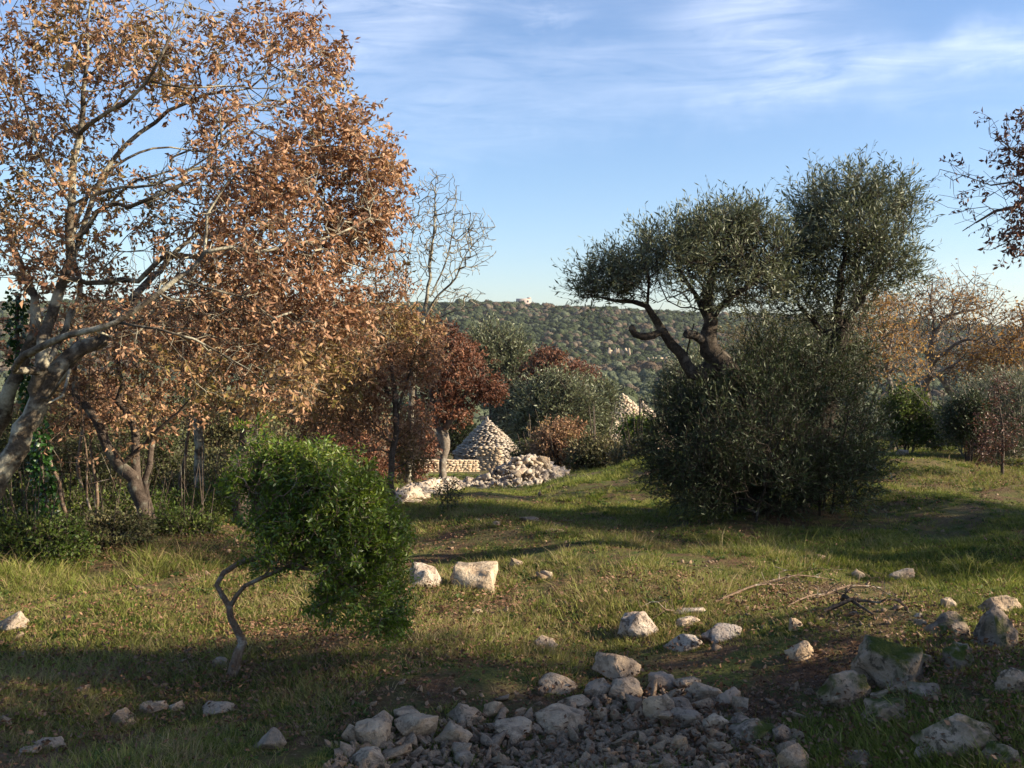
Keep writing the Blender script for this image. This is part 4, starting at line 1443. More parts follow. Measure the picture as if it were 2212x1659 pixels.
# ------------------------------------------------------------------ trees and bushes on the right, behind
b0 = base(1995, 985, 19)
tree('oak_tree', 'open crowned oak with a forked grey trunk and thin golden leaves right of the olives', 'oak tree',
     [[W3(b0 - [0, 0, .2], .13)] + DL((1998, 880, 19, .11), (1997, 840, 19, .10), (2010, 800, 19, .085), (2013, 760, 19, .07), (2020, 720, 19, .055), (2040, 690, 19, .04), (2065, 660, 19, .026), (2080, 620, 19, .014)),
      DL((2013, 750, 19, .05), (2045, 690, 19, .035), (2080, 675, 19, .024), (2120, 665, 19, .014), (2150, 655, 19, .008)),
      DL((2008, 790, 19, .045), (2000, 765, 19, .04), (1975, 735, 19, .03), (1950, 700, 19, .018), (1940, 650, 19, .01)),
      DL((2010, 800, 19, .04), (2040, 760, 18.8, .035), (2075, 735, 18.6, .028), (2110, 735, 18.5, .016)),
      DL((2018, 720, 19, .03), (2010, 660, 19, .024), (2015, 610, 19, .014))],
     [DB(2030, 640, 19, 95, 60, 1.3, 170), DB(1960, 700, 19, 85, 60, 1.2, 70), DB(2090, 670, 19, 80, 50, 1.2, 130), DB(2040, 760, 19, 120, 60, 1.2, 70), DB(1930, 660, 19, 50, 50, .8, 70)],
     M['bark_grey'], M['oak_leaf_gold'], 16, leaf=vary(OAK, k=2, m=2, L=(.045, .08), tl=(.15, .35), twr=.004), tip_r=.006, seg=.5, thin=.02, leaf_r=.02)
b0 = base(1930, 945, 17)
tree('oak_tree', 'thin pale stemmed oak with sparse coppery leaves close behind the round olive', 'oak tree',
     [[W3(b0 - [0, 0, .2], .055)] + DL((1928, 900, 17, .05), (1922, 840, 17, .046), (1915, 800, 17, .036), (1925, 740, 17, .024), (1935, 680, 17, .012)),
      DL((1920, 820, 17, .026), (1890, 760, 17, .02), (1870, 700, 17, .012)), DL((1918, 810, 17, .026), (1950, 780, 17, .02), (1985, 765, 17, .01)), DL((1920, 840, 17, .02), (1895, 870, 17, .015), (1885, 900, 17, .008))],
     [DB(1900, 700, 17, 75, 70, 1.0, 190), DB(1920, 780, 17, 95, 60, 1.0, 150), DB(1880, 650, 17, 40, 40, .6, 60)],
     M['bark_grey'], M['oak_leaf_gold'], 17, leaf=vary(OAK, k=2, m=3, L=(.045, .08), tl=(.12, .3), twr=.003), tip_r=.005, seg=.5, thin=.015, leaf_r=.018)
b0 = base(2230, 960, 18)
tree('oak_tree', 'golden brown oak cut by the right edge of the view', 'oak tree',
     [[W3(b0 - [0, 0, .2], .12)] + DL((2235, 850, 18, .1), (2230, 780, 18, .06), (2215, 700, 18, .03), (2200, 660, 18, .015)), DL((2235, 840, 18, .05), (2180, 770, 18, .03), (2140, 730, 18, .015))],
     [DB(2200, 760, 18, 90, 65, 1.2, 260), DB(2240, 690, 18, 60, 50, 1.0, 140), DB(2120, 780, 18.5, 80, 50, 1, 160)],
     M['bark_grey'], M['oak_leaf_gold'], 18, leaf=vary(OAK, k=2, m=3, L=(.05, .09), tl=(.12, .3), twr=.003), tip_r=.005, seg=.5, thin=.015, leaf_r=.018)
tree('bare_tree', 'leaning pale dead trunk between the open oak and the grey bush', 'bare tree',
     [[W3(base(2110, 960, 18.5) - [0, 0, .1], .08)] + DL((2085, 890, 18.5, .07), (2062, 855, 18.5, .065), (2035, 820, 18.5, .05), (2020, 808, 18.5, .035), (2060, 790, 18.5, .02), (2090, 760, 18.5, .01))],
     [DB(2060, 850, 18.5, 90, 60, .9, 70), DB(2110, 820, 18.5, 60, 50, .8, 50)], M['bark_grey'], M['oak_leaf'], 19, leaf=None, tip_r=.005, seg=.5, thin=.015)
b0 = base(2150, 990, 15)
tree('olive_bush', 'broad grey green olive bush at the right edge behind the grass', 'bush', suckers(b0, 1.4, 9, h=1.6),
     [DB(2160, 900, 15, 95, 90, 1.1, 420), DB(2210, 860, 15, 75, 60, .9, 220), DB(2100, 930, 15, 60, 60, .8, 180), DB(2180, 960, 14.6, 100, 45, .8, 200)],
     M['bark_grey'], M['olive_leaf'], 20, leaf=vary(OLV, k=4, m=7, L=(.04, .07), tl=(.15, .3)), tip_r=.004, seg=.4, origin=b0, leaf_r=.012)
b0 = base(2165, 1030)
yb = b0[1]
tree('oak_sapling', 'thin reddish sapling in front of the grey bush at the right', 'sapling',
     [[W3(b0 - [0, 0, .05], .022)] + DL((2166, 980, yb, .018), (2163, 920, yb, .014), (2158, 860, yb, .009), (2155, 810, yb, .004))],
     [DB(2155, 930, yb, 45, 60, .4, 110), DB(2130, 980, yb, 35, 25, .3, 40), DB(2160, 850, yb, 20, 50, .2, 40)], M['bark_dark'], M['oak_leaf_maroon'], 21, leaf=vary(OAK, k=2, m=3, L=(.03, .05)), tip_r=.002)
for k_, (dx, dy, y, rx, ry, n, mt, lab) in enumerate([
    (1955, 900, 16.5, 55, 60, 260, 'green_leaf', 'bright green shrub at the foot of the thin pale stemmed oak'),
    (2095, 905, 14.2, 50, 50, 240, 'olive_leaf_dark', 'dark green lentisk mound low before the grey bush'),
    (2030, 930, 16.2, 45, 45, 170, 'green_leaf', 'yellowing leafy shrub below the forked grey trunk'),
    (1378, 932, 27, 30, 22, 260, 'lentisk_leaf', 'rounded green shrub in front of the distant stone cones'),
    (1210, 960, 23, 62, 48, 330, 'oak_leaf', 'orange brown oak shrub in the middle beyond the rubble wall'),
    (1290, 985, 22, 65, 42, 330, 'scrub_leaf', 'olive brown shrub with bare stems right of the orange shrub'),
    (1375, 985, 21, 50, 32, 240, 'scrub_leaf', 'pale brown scrub against the left flank of the big olive thicket'),
    (1150, 990, 24, 40, 36, 180, 'scrub_leaf', 'low dark scrub at the end of the rubble wall')]):
    b0 = base(dx, dy + ry * .8, y)
    sc = y / 16
    tree('leafy_shrub', lab, 'shrub', suckers(b0, rx * K / F * y, 7, r=.014 * sc, h=1.0 * sc), [DB(dx, dy, y, rx, ry, rx * K / F * y * .8, n), DB(dx, dy + ry * .5, y, rx * 1.1, ry * .6, rx * K / F * y * .8, n // 3)],
         M['bark_dark'], M[mt], 60 + k_, leaf=vary(SML, k=4, m=5, L=(.035 * sc, .06 * sc), tl=(.10 * sc, .22 * sc), twr=.002 * sc), tip_r=.003 * sc, seg=.4, thin=.012, leaf_r=.012 * sc, origin=b0)

# ------------------------------------------------------------------ olives in the middle distance
for k_, (dx, dy, y, rx, ry, n, mt, up, lab) in enumerate([
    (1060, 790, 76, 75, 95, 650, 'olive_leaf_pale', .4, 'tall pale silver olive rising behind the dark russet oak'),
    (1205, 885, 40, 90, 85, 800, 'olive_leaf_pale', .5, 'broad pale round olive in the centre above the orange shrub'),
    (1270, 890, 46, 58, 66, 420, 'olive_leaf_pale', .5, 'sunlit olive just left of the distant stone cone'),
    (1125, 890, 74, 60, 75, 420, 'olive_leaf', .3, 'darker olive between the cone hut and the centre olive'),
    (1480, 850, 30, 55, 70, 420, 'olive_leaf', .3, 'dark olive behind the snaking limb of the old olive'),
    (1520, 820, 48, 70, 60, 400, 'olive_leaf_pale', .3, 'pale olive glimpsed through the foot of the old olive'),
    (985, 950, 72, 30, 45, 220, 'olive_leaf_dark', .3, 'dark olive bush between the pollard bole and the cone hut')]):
    c = P(dx, dy, y)
    b0 = gbase(c[0], y)
    s = y / 20
    w_ = rx * K / F * y
    rq = np.random.default_rng(100 + k_)
    lb = [[W3(b0 - [0, 0, .2], .2), (b0[0], y, b0[2] + 1.0, .17), (c[0], y, c[2] - ry * K / F * y * .3, .08)]]
    for i in range(4):
        a_ = rq.uniform(0, 6.28)
        lb.append([(b0[0], y, b0[2] + 1.0, .1), (c[0] + math.cos(a_) * w_ * .4, y + math.sin(a_) * w_ * .3, c[2] - .2, .05), (c[0] + math.cos(a_) * w_ * .7, y + math.sin(a_) * w_ * .5, c[2] + .6, .02)])
    bl = [DB(dx, dy, y, rx * .9, ry * .85, w_ * .8, n // 2)]
    for i in range(5):
        bl.append(DB(dx + rq.uniform(-.6, .6) * rx, dy + rq.uniform(-.55, .7) * ry, y + rq.uniform(-.4, .4) * w_, rx * .45, ry * .42, w_ * .4, n // 7))
    tree('olive_tree', lab, 'olive tree', lb, bl, M['bark_olive'], M[mt], 100 + k_,
         leaf=vary(OLV, k=4, m=8, up=up, L=(.055 * s, .095 * s), Wf=.3, tl=(.22 * s, .45 * s), twr=.004 * s), tip_r=.006 * s, seg=.7, thin=.03, leaf_r=.03 * s)
for k_, (dx, dy, y, rx, ry, n, lab) in enumerate([(1190, 800, 60, 62, 42, 330, 'bronze leaved oak crown above the centre olive'), (1262, 815, 66, 30, 26, 120, 'small bronze oak crown right of the larger bronze one')]):
    c = P(dx, dy, y)
    b0 = gbase(c[0], y)
    w_ = rx * K / F * y
    tree('oak_tree', lab, 'oak tree', [[W3(b0, .2), (c[0], y, c[2], .08)], [(c[0], y, c[2] - 1.4, .07), (c[0] - w_ * .6, y, c[2], .03)], [(c[0], y, c[2] - 1.2, .07), (c[0] + w_ * .6, y, c[2] + .2, .03)]],
         [DB(dx, dy, y, rx, ry, w_ * .8, n)], M['bark_dark'], M['oak_leaf_gold'] if k_ < 0 else M['oak_leaf_deep'], 120 + k_,
         leaf=vary(OAK, k=3, m=5, L=(.16, .26), tl=(.3, .7), twr=.01), tip_r=.015, seg=.8, thin=.05, leaf_r=.08)

# ------------------------------------------------------------------ thicket: shrubs, stems, ivy
TH = [(70, 1175, 7.5, 110, 45, 380, 'green_leaf', 'low ragged green shrub nearest the left edge'), (235, 1165, 8.0, 90, 42, 330, 'scrub_leaf', 'low ragged brownish scrub at the rim of the grass'), (395, 1165, 8.5, 80, 42, 320, 'green_leaf', 'low green scrub left behind the curved trunk'), (60, 1180, 8.9, 120, 60, 300, 'scrub_leaf', 'straggly olive brown shrub in front of the ivy stem'), (300, 1130, 9.5, 120, 70, 300, 'green_leaf', 'green leafy scrub between the stems of the forked oak'), (150, 1190, 9.0, 80, 45, 220, 'green_leaf', 'small green shrub at the foot of the ivy stem'), (500, 1120, 10.5, 80, 80, 300, 'lentisk_leaf', 'dark shrub wrapped round the ivy clad trunk'),
      (90, 1130, 9.2, 110, 95, 330, 'green_leaf', 'leafy green shrub around the ivy stem at the left'), (220, 1150, 9.6, 90, 80, 240, 'scrub_leaf', 'brownish shrub between the thin stems and the forked oak'),
      (30, 1210, 8.3, 90, 55, 220, 'green_leaf', 'low green shrub at the left edge under the pale trunks'), (400, 1130, 9.9, 85, 70, 250, 'green_leaf', 'yellow green shrub left of the dark ivy clad trunk'),
      (450, 1080, 12, 110, 80, 300, 'scrub_leaf', 'grey brown scrub around the straight pale trunk'), (160, 1030, 12.5, 140, 90, 420, 'scrub_leaf', 'tangled brown undergrowth far behind the leaning stems'),
      (300, 1010, 13.5, 130, 90, 420, 'scrub_leaf', 'pale tangled undergrowth behind the forked oak'), (40, 960, 12, 110, 110, 320, 'scrub_leaf', 'dark scrub behind the pale trunks at the left edge'), (600, 1020, 13, 140, 90, 360, 'scrub_leaf', 'grey undergrowth behind the green bush'),
      (730, 1010, 14.5, 110, 80, 330, 'oak_leaf_deep', 'russet undergrowth left of the slender straight oak'), (470, 930, 16, 150, 90, 380, 'scrub_leaf', 'pale green scrub deep in the wood'), (200, 900, 16, 160, 90, 360, 'oak_leaf', 'copper leaved scrub deep in the wood'), (690, 930, 17, 150, 90, 380, 'oak_leaf', 'copper scrub deep in the wood by the slender oak'),
      (330, 1190, 9.0, 80, 40, 150, 'green_leaf', 'low weeds and leaves at the foot of the forked oak'), (440, 1200, 9.4, 70, 45, 170, 'lentisk_leaf', 'dark green shrub in the shade behind the curved trunk')]
for k_, (dx, dy, y, rx, ry, n, mt, lab) in enumerate(TH):
    b0 = base(dx, dy + ry, y)
    sc = max(.8, y / 12)
    tree('thicket_shrub', lab, 'shrub', suckers(b0, rx * K / F * y, 5, r=.008 * sc, h=.7), [DB(dx, dy, y, rx, ry, rx * K / F * y * .7, int(n * 1.3)), DB(dx, dy + ry * .6, y, rx * 1.1, ry * .5, rx * K / F * y * .7, n // 2)],
         M['bark_dark'], M[mt], 140 + k_, leaf=vary(SML, k=4, m=6, L=(.03 * sc, .056 * sc), tl=(.10 * sc, .22 * sc), twr=.0018), tip_r=.0025 * sc, seg=.3, origin=b0, leaf_r=.011 * sc)
rq = np.random.default_rng(200)
for k_, (dx, dyb, dyt, lean, y, r, lab) in enumerate([(150, 1210, 930, -60, 8.4, .020, 'thin reddish stem leaning left beside the ivy'), (210, 1185, 960, -14, 9.0, .018, 'thin straight reddish stem before the forked oak'),
                                                      (228, 1195, 1000, -40, 8.6, .013, 'slim leaning stem right of the ivy'), (178, 1120, 860, 10, 10.5, .02, 'grey pole stem far behind the ivy'),
                                                      (385, 1120, 900, 25, 11.5, .022, 'grey slanting pole stem before the straight pale trunk')]):
    b0 = base(dx, dyb, y)
    t_ = P(dx + lean, dyt, y)
    mid = (b0 + t_) / 2 + [rq.uniform(-.08, .08), 0, 0]
    tree('thin_stem', lab, 'young tree', [[W3(b0 - [0, 0, .1], r), W3(mid, r * .85), W3(t_, r * .6), W3(t_ + [lean * .003, .1, .8], r * .25)]],
         [((t_[0], t_[1] + .1, t_[2] + .3), (.45, .4, .5), 40)], M['bark_lentisk'], M['oak_leaf'], 210 + k_, leaf=vary(OAK, k=1, m=4), tip_r=.002)
# ivy on stems
for k_, (pts_, r, n, lab) in enumerate([
    ([(118, 1215, 8.2), (112, 1150, 8.2), (98, 1080, 8.3), (88, 1000, 8.3), (82, 930, 8.3)], .085, 800, 'column of dark ivy climbing a thin stem left of the forked oak'),
    ([(40, 800, 7.9), (38, 740, 7.9), (36, 690, 7.9), (40, 640, 7.9)], .09, 420, 'ivy tuft on the upper stem at the left edge'),
    ([(75, 900, 7.75), (68, 850, 7.75), (80, 810, 7.7)], .07, 260, 'ivy between the two pale trunks')]):
    q = np.array([P(*p_) for p_ in pts_])
    rq = np.random.default_rng(230 + k_)
    st2 = catmull(q, .05)
    root = thing('ivy', lab, 'ivy', tuple(st2[0]))
    a = Acc()
    sweep(a, st2 - st2[0], np.full(len(st2), .016), 6, rq)
    link('stem', a.mesh('stem', M['bark_dark'], True), root)
    ix = rq.integers(0, len(st2), n)
    d = nrm(rq.normal(size=(n, 3)))
    B = st2[ix] - st2[0] + d * (rq.uniform(.2, 1, (n, 1)) ** .5) * r
    a = Acc()
    leaves_mesh(a, B, nrm(d + rq.normal(0, .5, d.shape)), rq.uniform(.03, .055, n), rq.uniform(.028, .045, n), rq, .1, .4)
    link('foliage', a.mesh('foliage', M['ivy_leaf']), root)
b0 = base(968, 1108)
tree('seedling', 'small dark leafed seedling alone in the grass left of centre', 'seedling', [[W3(b0 - [0, 0, .03], .012), W3(P(967, 1080, b0[1]), .009), W3(P(966, 1048, b0[1]), .004)]],
     [DB(966, 1068, b0[1], 24, 34, .2, 60)], M['bark_dark'], M['olive_leaf_dark'], 240, leaf=vary(SML, k=2, m=4, L=(.025, .04)), tip_r=.002)

# ------------------------------------------------------------------ individual stones
rk = np.random.default_rng(300)


ROCKS = []


def rock(dx, dy, wpx, hpx, label, mat='rock', name='rock', cat='rock', boxy=False, tilt=None, sub=4, depth=None, group=None, seed=None, bury=.5, rough=.04):
    """a stone whose picture is about wpx by hpx (pixels of the 2212 px wide photograph) centred on dx, dy"""
    rng = np.random.default_rng(seed if seed is not None else int(dx * 7 + dy * 13))
    c = on_ground(dx, dy + hpx * .42)
    ROCKS.append((c[0], c[1] + wpx * K / F * c[1] * .25, wpx * K / F * c[1] * .5))
    y = c[1]
    w_ = wpx * K / F * y
    h = hpx * K / F * y
    d = depth if depth else w_ * rng.uniform(.65, .95)
    V_, F_ = rock_verts(rng, sub, 20 if sub == 4 else 12, .62, rough, (1, 1, 1), boxy)
    a_ = rng.uniform(-.35, .35) if boxy else rng.uniform(0, 6.28)
    R_ = np.array(Euler((0, 0, a_)).to_matrix())
    V_ = V_ @ R_.T
    V_ = V_ - (V_.max(0) + V_.min(0)) / 2
    ext = V_.max(0) - V_.min(0)
    H = h * (1 + bury) * .9
    V_ = V_ / ext * np.array([w_, d, H * .95])
    if tilt:
        V_ = V_ @ np.array(Euler(tilt).to_matrix()).T
    o = link(name, mesh_np(name, V_, F_, M[mat]), None, (c[0], c[1] + d * .30, gz(c[0], c[1] + d * .3) + H * .5 - h * bury), label=label, category=cat, group=group)
    return o


for r_ in [
    (918, 1243, 72, 66, 'rough pitted rock just left of the bright square block', 'rock_pitted'),
    (1115, 1216, 32, 26, 'small pale stone behind the right end of the square block', 'rock'),
    (1183, 1243, 32, 22, 'small cream stone alone in the grass right of the square block', 'rock_pale'),
    (1381, 1352, 92, 72, 'dark pitted boulder with a flat top in the middle of the clearing', 'rock_pitted'),
    (1562, 1368, 92, 40, 'right half of the long pitted ledge beside the dark pitted boulder', 'rock_pitted'),
    (1478, 1388, 84, 42, 'left front lobe of the pitted ledge beside the dark pitted boulder', 'rock_pitted'),
    (1492, 1324, 74, 20, 'low lichened slab behind the pitted ledge', 'rock_pitted'),
    (1486, 1346, 56, 22, 'small lichened hump between the low slab and the pitted ledge', 'rock_pitted'),
    (1334, 1442, 112, 64, 'smooth domed pale rock right behind the top of the stone heap', 'rock'),
    (1180, 1392, 52, 32, 'small domed grey rock in the grass left of the domed pale rock', 'rock'),
    (1722, 1348, 34, 30, 'small white pointed stone on the bare earth', 'rock_pale'),
    (1990, 1347, 28, 20, 'small white stone near the mossy boulders at the right', 'rock_pale'),
    (1985, 1330, 20, 12, 'tiny pale stone behind the small white stone at the right', 'rock_pale'),
    (1855, 1240, 34, 22, 'pale stone at the far edge of the bare earth patch', 'rock_pale'),
    (1948, 1242, 66, 24, 'flat cream slab at the back of the bare earth patch', 'rock_pale'),
    (2055, 1305, 34, 26, 'cream stone on the right rim of the bare earth patch', 'rock_pale'),
    (1030, 1322, 26, 14, 'small pale stone below the square block', 'rock'),
    (1018, 1340, 22, 12, 'smaller grey chip just under the small pale stone below the block', 'rock'),
    (1092, 1320, 24, 20, 'round dull stone in the brown grass below the block', 'rock'),
    (15, 1350, 75, 48, 'bright pale rock cut by the left edge', 'rock_pale'),
    (478, 1436, 52, 26, 'flat stone tucked behind the foot of the curved trunk', 'rock'),
    (265, 1552, 70, 34, 'long low stone on the left, left piece of the shaded row', 'rock'),
    (325, 1535, 70, 20, 'long low stone in the middle of the shaded row on the left', 'rock'),
    (382, 1526, 46, 22, 'small stone at the right end of the shaded row on the left', 'rock'),
    (470, 1536, 88, 26, 'flat stone below the foot of the curved trunk', 'rock'),
    (576, 1600, 84, 52, 'square grey block left of the stone heap', 'rock'),
    (100, 1608, 70, 24, 'flat shaded stone near the bottom left corner', 'rock'),
    (60, 1622, 50, 16, 'thin shaded stone left of the flat one near the bottom left corner', 'rock'),
    (8, 1560, 34, 24, 'small shaded stone at the left edge above the bottom corner', 'rock'),
    (92, 1486, 22, 10, 'tiny pale stone in the shaded grass at the left', 'rock'),
    (1146, 1122, 52, 14, 'flat grey stone in the shadow band beyond the block', 'rock'),
    (1072, 1131, 22, 14, 'small grey stone left of the flat one in the shadow band', 'rock'),
    (1228, 1126, 40, 10, 'flat grey stone right in the shadow band', 'rock'),
    (1198, 1148, 60, 8, 'thin ledge of stone low in the shadow band', 'rock'),
    (1032, 1124, 20, 8, 'little chip at the left end of the shadow band', 'rock'),
    (1952, 978, 30, 18, 'lone cream rock in the far grass right of the olives', 'rock_pale'),
    (2012, 1640, 70, 36, 'half buried stone at the bottom right', 'rock'),
]:
    rock(r_[0], r_[1], r_[2], r_[3], r_[4], r_[5])
rock(1023, 1250, 106, 66, 'bright squared limestone block in the middle of the clearing', 'rock_pale', 'stone_block', 'stone block', boxy=True, seed=4, depth=.26, bury=.3, rough=.05)
rock(1732, 1412, 62, 34, 'tilted pale slab right of the centre before the bare earth', 'rock', boxy=True, tilt=(0, -.35, 0), depth=.1)
for r_ in [
    (1960, 1432, 190, 120, 'large mossy boulder at the right with brown earth stains'),
    (2078, 1420, 80, 74, 'dark grey stone leaning on the right of the large mossy boulder'),
    (1832, 1492, 118, 84, 'lichened boulder left of and below the large mossy boulder'),
    (1945, 1500, 110, 34, 'flat mossy slab below the large mossy boulder'),
    (1930, 1545, 105, 60, 'brownish round rock in front of the flat mossy slab'),
    (2050, 1352, 110, 60, 'moss topped rock behind the large mossy boulder'),
    (2165, 1360, 130, 110, 'big shaded boulder at the right edge'),
    (2170, 1310, 90, 44, 'pale lichened rock on top of the bank at the right edge'),
    (2085, 1598, 190, 92, 'broad boulder with white patches and a moss cushion at the bottom right'),
    (1870, 1650, 130, 40, 'pale flat rock at the bottom edge right of the heap'),
    (2195, 1470, 90, 60, 'low shaded boulder at the right edge below the big one'),
    (2010, 1500, 90, 40, 'grey stone between the flat mossy slab and the right edge'),
    (2180, 1640, 100, 50, 'dark mossy stone in the bottom right corner'),
    (1650, 1585, 150, 56, 'wide buried rock at the right end of the stone heap'),
]:
    rock(r_[0], r_[1], r_[2], r_[3], r_[4], 'rock_moss', 'boulder', 'boulder', sub=4, rough=.065, bury=.6)
    ROCKS += [(ROCKS[-1][0], ROCKS[-1][1], ROCKS[-1][2] * q) for q in (.9, 1.1)]

HEAP = [(880, 1552, 66, 30, 'flat stone on the upper left rim of the heap'), (897, 1575, 100, 58, 'large dark edged stone on the left of the heap'), (803, 1590, 78, 62, 'grey rounded stone at the left end of the heap'),
        (1000, 1546, 86, 44, 'domed stone on the upper rim of the heap'), (1070, 1540, 62, 44, 'round grey stone right of the domed rim stone'), (978, 1590, 88, 56, 'angular stone with a dark ridge inside the heap'),
        (795, 1645, 78, 42, 'bright angular stone at the bottom left of the heap'), (1002, 1643, 48, 36, 'small squared stone at the bottom of the heap'), (1292, 1492, 62, 56, 'pointed grey stone at the top of the heap'),
        (1352, 1490, 76, 56, 'jagged stone right of the pointed one at the top of the heap'), (1425, 1530, 72, 62, 'big round smooth stone in the upper right of the heap'), (1432, 1476, 62, 40, 'rounded stone at the top right rim of the heap'),
        (1488, 1480, 62, 32, 'low rounded stone right of the rim stone'), (1530, 1500, 92, 46, 'broad brownish stone on the right shoulder of the heap'), (1578, 1512, 56, 46, 'angular stone at the right shoulder end of the heap'),
        (1488, 1553, 80, 44, 'jagged pale stone below the big round one'), (1548, 1560, 62, 46, 'grey stone right of the jagged pale one'), (1215, 1562, 118, 46, 'long low stone across the heap centre'), (1110, 1585, 90, 46, 'brown grey stone left of the long low one'),
        (1205, 1480, 90, 40, 'pitted stone half buried in grass above the heap'), (1250, 1520, 60, 30, 'flat stone below the pitted half buried one'), (1600, 1560, 60, 30, 'slim stone on the right of the heap')]
for r_ in HEAP:
    rock(*r_[:4], r_[4], 'rock', 'stone', 'stone', group='stones of the foreground heap', bury=.3)

# the rest of the heap: stones nothing tells apart
STV = []
for i in range(22):
    V_, F_ = rock_verts(rk, 2, 10, .6, .04, (1, rk.uniform(.7, 1), rk.uniform(.5, .85)))
    me = mesh_np('stone', V_, F_, M['rock_small'])
    STV.append(me)
poly = [(700, 1660), (760, 1600), (860, 1575), (960, 1560), (1100, 1560), (1200, 1530), (1290, 1500), (1480, 1500), (1600, 1535), (1720, 1590), (1760, 1700), (700, 1700)]


def inside(x, y, pg):
    c = False
    j = len(pg) - 1
    for i in range(len(pg)):
        if (pg[i][1] > y) != (pg[j][1] > y) and x < (pg[j][0] - pg[i][0]) * (y - pg[i][1]) / (pg[j][1] - pg[i][1]) + pg[i][0]:
            c = not c
        j = i
    return c


placed, small = [], []
tries = 0
while len(placed) < 205 and tries < 6000:
    tries += 1
    dx, dy = rk.uniform(690, 1760), rk.uniform(1495, 1695)
    if not inside(dx, dy, poly):
        continue
    c = on_ground(dx, dy)
    s = min(.085, max(.024, rk.gamma(2.6, .013) + .012))
    if any((c[0] - q[0]) ** 2 + (c[1] - q[1]) ** 2 < ((s + q[3]) * .62) ** 2 for q in placed):
        continue
    placed.append((c[0], c[1], c[2], s))
for x, y, z, s in placed:
    o = link('stone', STV[rk.integers(0, len(STV))], None, (x, y, z + s * .30), label='loose limestone lump lying in the foreground rubble heap', category='stone', group='loose stones of the foreground heap')
    o.rotation_euler = (rk.normal(0, .3), rk.normal(0, .3), rk.uniform(0, 6.28))
    q = s * rk.uniform(.8, 1.15)
    o.scale = (q * rk.uniform(.9, 1.2), q * rk.uniform(.8, 1.1), q)

# small rubble between them, gravel on the bare earth, chips in the grass
def scatter_rocks(name, n, sampler, size, label, seed, mats):
    r = np.random.default_rng(seed)
    pos, scl = [], []
    for _ in range(n):
        x, y, s = sampler(r)
        pos.append((x, y, gz(x, y) + s * .25))
        scl.append((s, s * r.uniform(.7, 1), s * r.uniform(.5, .9)))
    src = []
    for i in range(6):
        V_, F_ = rock_verts(r, 1 if size < .02 else 2, 8, .6, .03)
        src.append(source('piece', mesh_np('piece', V_, F_, M[mats[i % len(mats)]])))
    n = len(pos)
    return scatter(name, src, np.array(pos), np.stack([r.normal(0, .3, n), r.normal(0, .3, n), r.uniform(0, 6.28, n)], 1), np.array(scl), r.integers(0, 6, n), label, 'gravel')


def s_heap(r):
    while True:
        dx, dy = r.uniform(640, 1800), r.uniform(1480, 1700)
        if inside(dx, dy, poly) or r.uniform() < .06:
            c = on_ground(dx, dy)
            return c[0], c[1], r.gamma(2.2, .0065) + .006


def s_bare(r):
    dx = r.normal(1780, 170)
    dy = r.normal(1285, 42)
    c = on_ground(min(max(dx, 1300), 2300), min(max(dy, 1215), 1420))
    return c[0], c[1], min(.035, r.gamma(1.2, .005) + .004)


def s_all(r):
    y = r.uniform(3.4, 16)
    x = r.uniform(-.56, .56) * y
    return x, y, min(.06, r.gamma(1.5, .008) + .006)


scatter_rocks('rubble_gravel', 2600, s_heap, .03, 'small limestone rubble filling the gaps of the foreground heap', 310, ['rock_small'])
scatter_rocks('earth_gravel', 1100, s_bare, .015, 'pale gravel strewn over the bare red earth', 311, ['rock_small'])
scatter_rocks('stone_chips', 700, s_all, .015, 'scattered stone chips in the grass', 312, ['rock_small'])

# ------------------------------------------------------------------ dead branches on the bare earth
for k_, (p0, p1, r, lab) in enumerate([((1545, 1308), (1690, 1275), .008, 'long pale dead stick at the left of the bare earth'), ((1760, 1300), (1905, 1282), .009, 'pale dead stick across the middle of the bare earth'),
                                       ((1780, 1330), (1900, 1318), .012, 'dark rotten branch on the shaded bare earth'), ((1820, 1310), (1885, 1345), .013, 'dark forked branch pointing at the viewer'),
                                       ((1640, 1268), (1790, 1262), .006, 'thin stick at the back of the bare earth'), ((1700, 1318), (1800, 1296), .006, 'thin curved twig left of the rotten branch'),
                                       ((1905, 1305), (1960, 1330), .007, 'short stick at the right of the rotten branch'), ((1455, 1328), (1410, 1352), .006, 'thin straw coloured stick by the pitted ledge')]):
    a0, a1 = on_ground(*p0), on_ground(*p1)
    rq = np.random.default_rng(330 + k_)
    a0[2] += .02
    a1[2] += .035
    m_ = (a0 + a1) / 2 + [rq.normal(0, .03), rq.normal(0, .05), .035]
    tree('dead_branch', lab, 'branch', [[W3(a0, r), W3(m_, r * .85), W3(a1, r * .4)]], [(tuple((m_ + a1) / 2 + [0, 0, .06]), (.22, .18, .06), 9)],
         M['bark_dark'] if k_ in (2, 3) else M['bark_lentisk'], None, 330 + k_, leaf=None, tip_r=.0018, seg=.1, thin=.003, jit=.006)

# ------------------------------------------------------------------ grass, weeds, fallen leaves
def grass_mat(name, stops):
    return leaf_mat(name, stops, trans=.35, spec=.2, rough=.6, clump=.9, obj=True)


GM_green = grass_mat('grass_green', [(0, (.06, .08, .014)), (.5, (.14, .175, .028)), (.85, (.23, .26, .050)), (1, (.32, .32, .08))])
GM_mix = grass_mat('grass_mixed', [(0, (.08, .095, .020)), (.4, (.19, .20, .045)), (.75, (.31, .29, .09)), (1, (.42, .33, .15))])
GM_dry = grass_mat('grass_dry', [(0, (.16, .11, .05)), (.5, (.30, .22, .11)), (1, (.44, .35, .19))])
GM_weed = grass_mat('weed', [(0, (.035, .065, .015)), (.6, (.07, .12, .03)), (1, (.12, .17, .05))])
GM_litter = leaf_mat('litter', [(0, (.05, .026, .016)), (.4, (.12, .062, .034)), (.75, (.21, .115, .065)), (1, (.32, .20, .12))], .1, .2, .6, 2, obj=True)


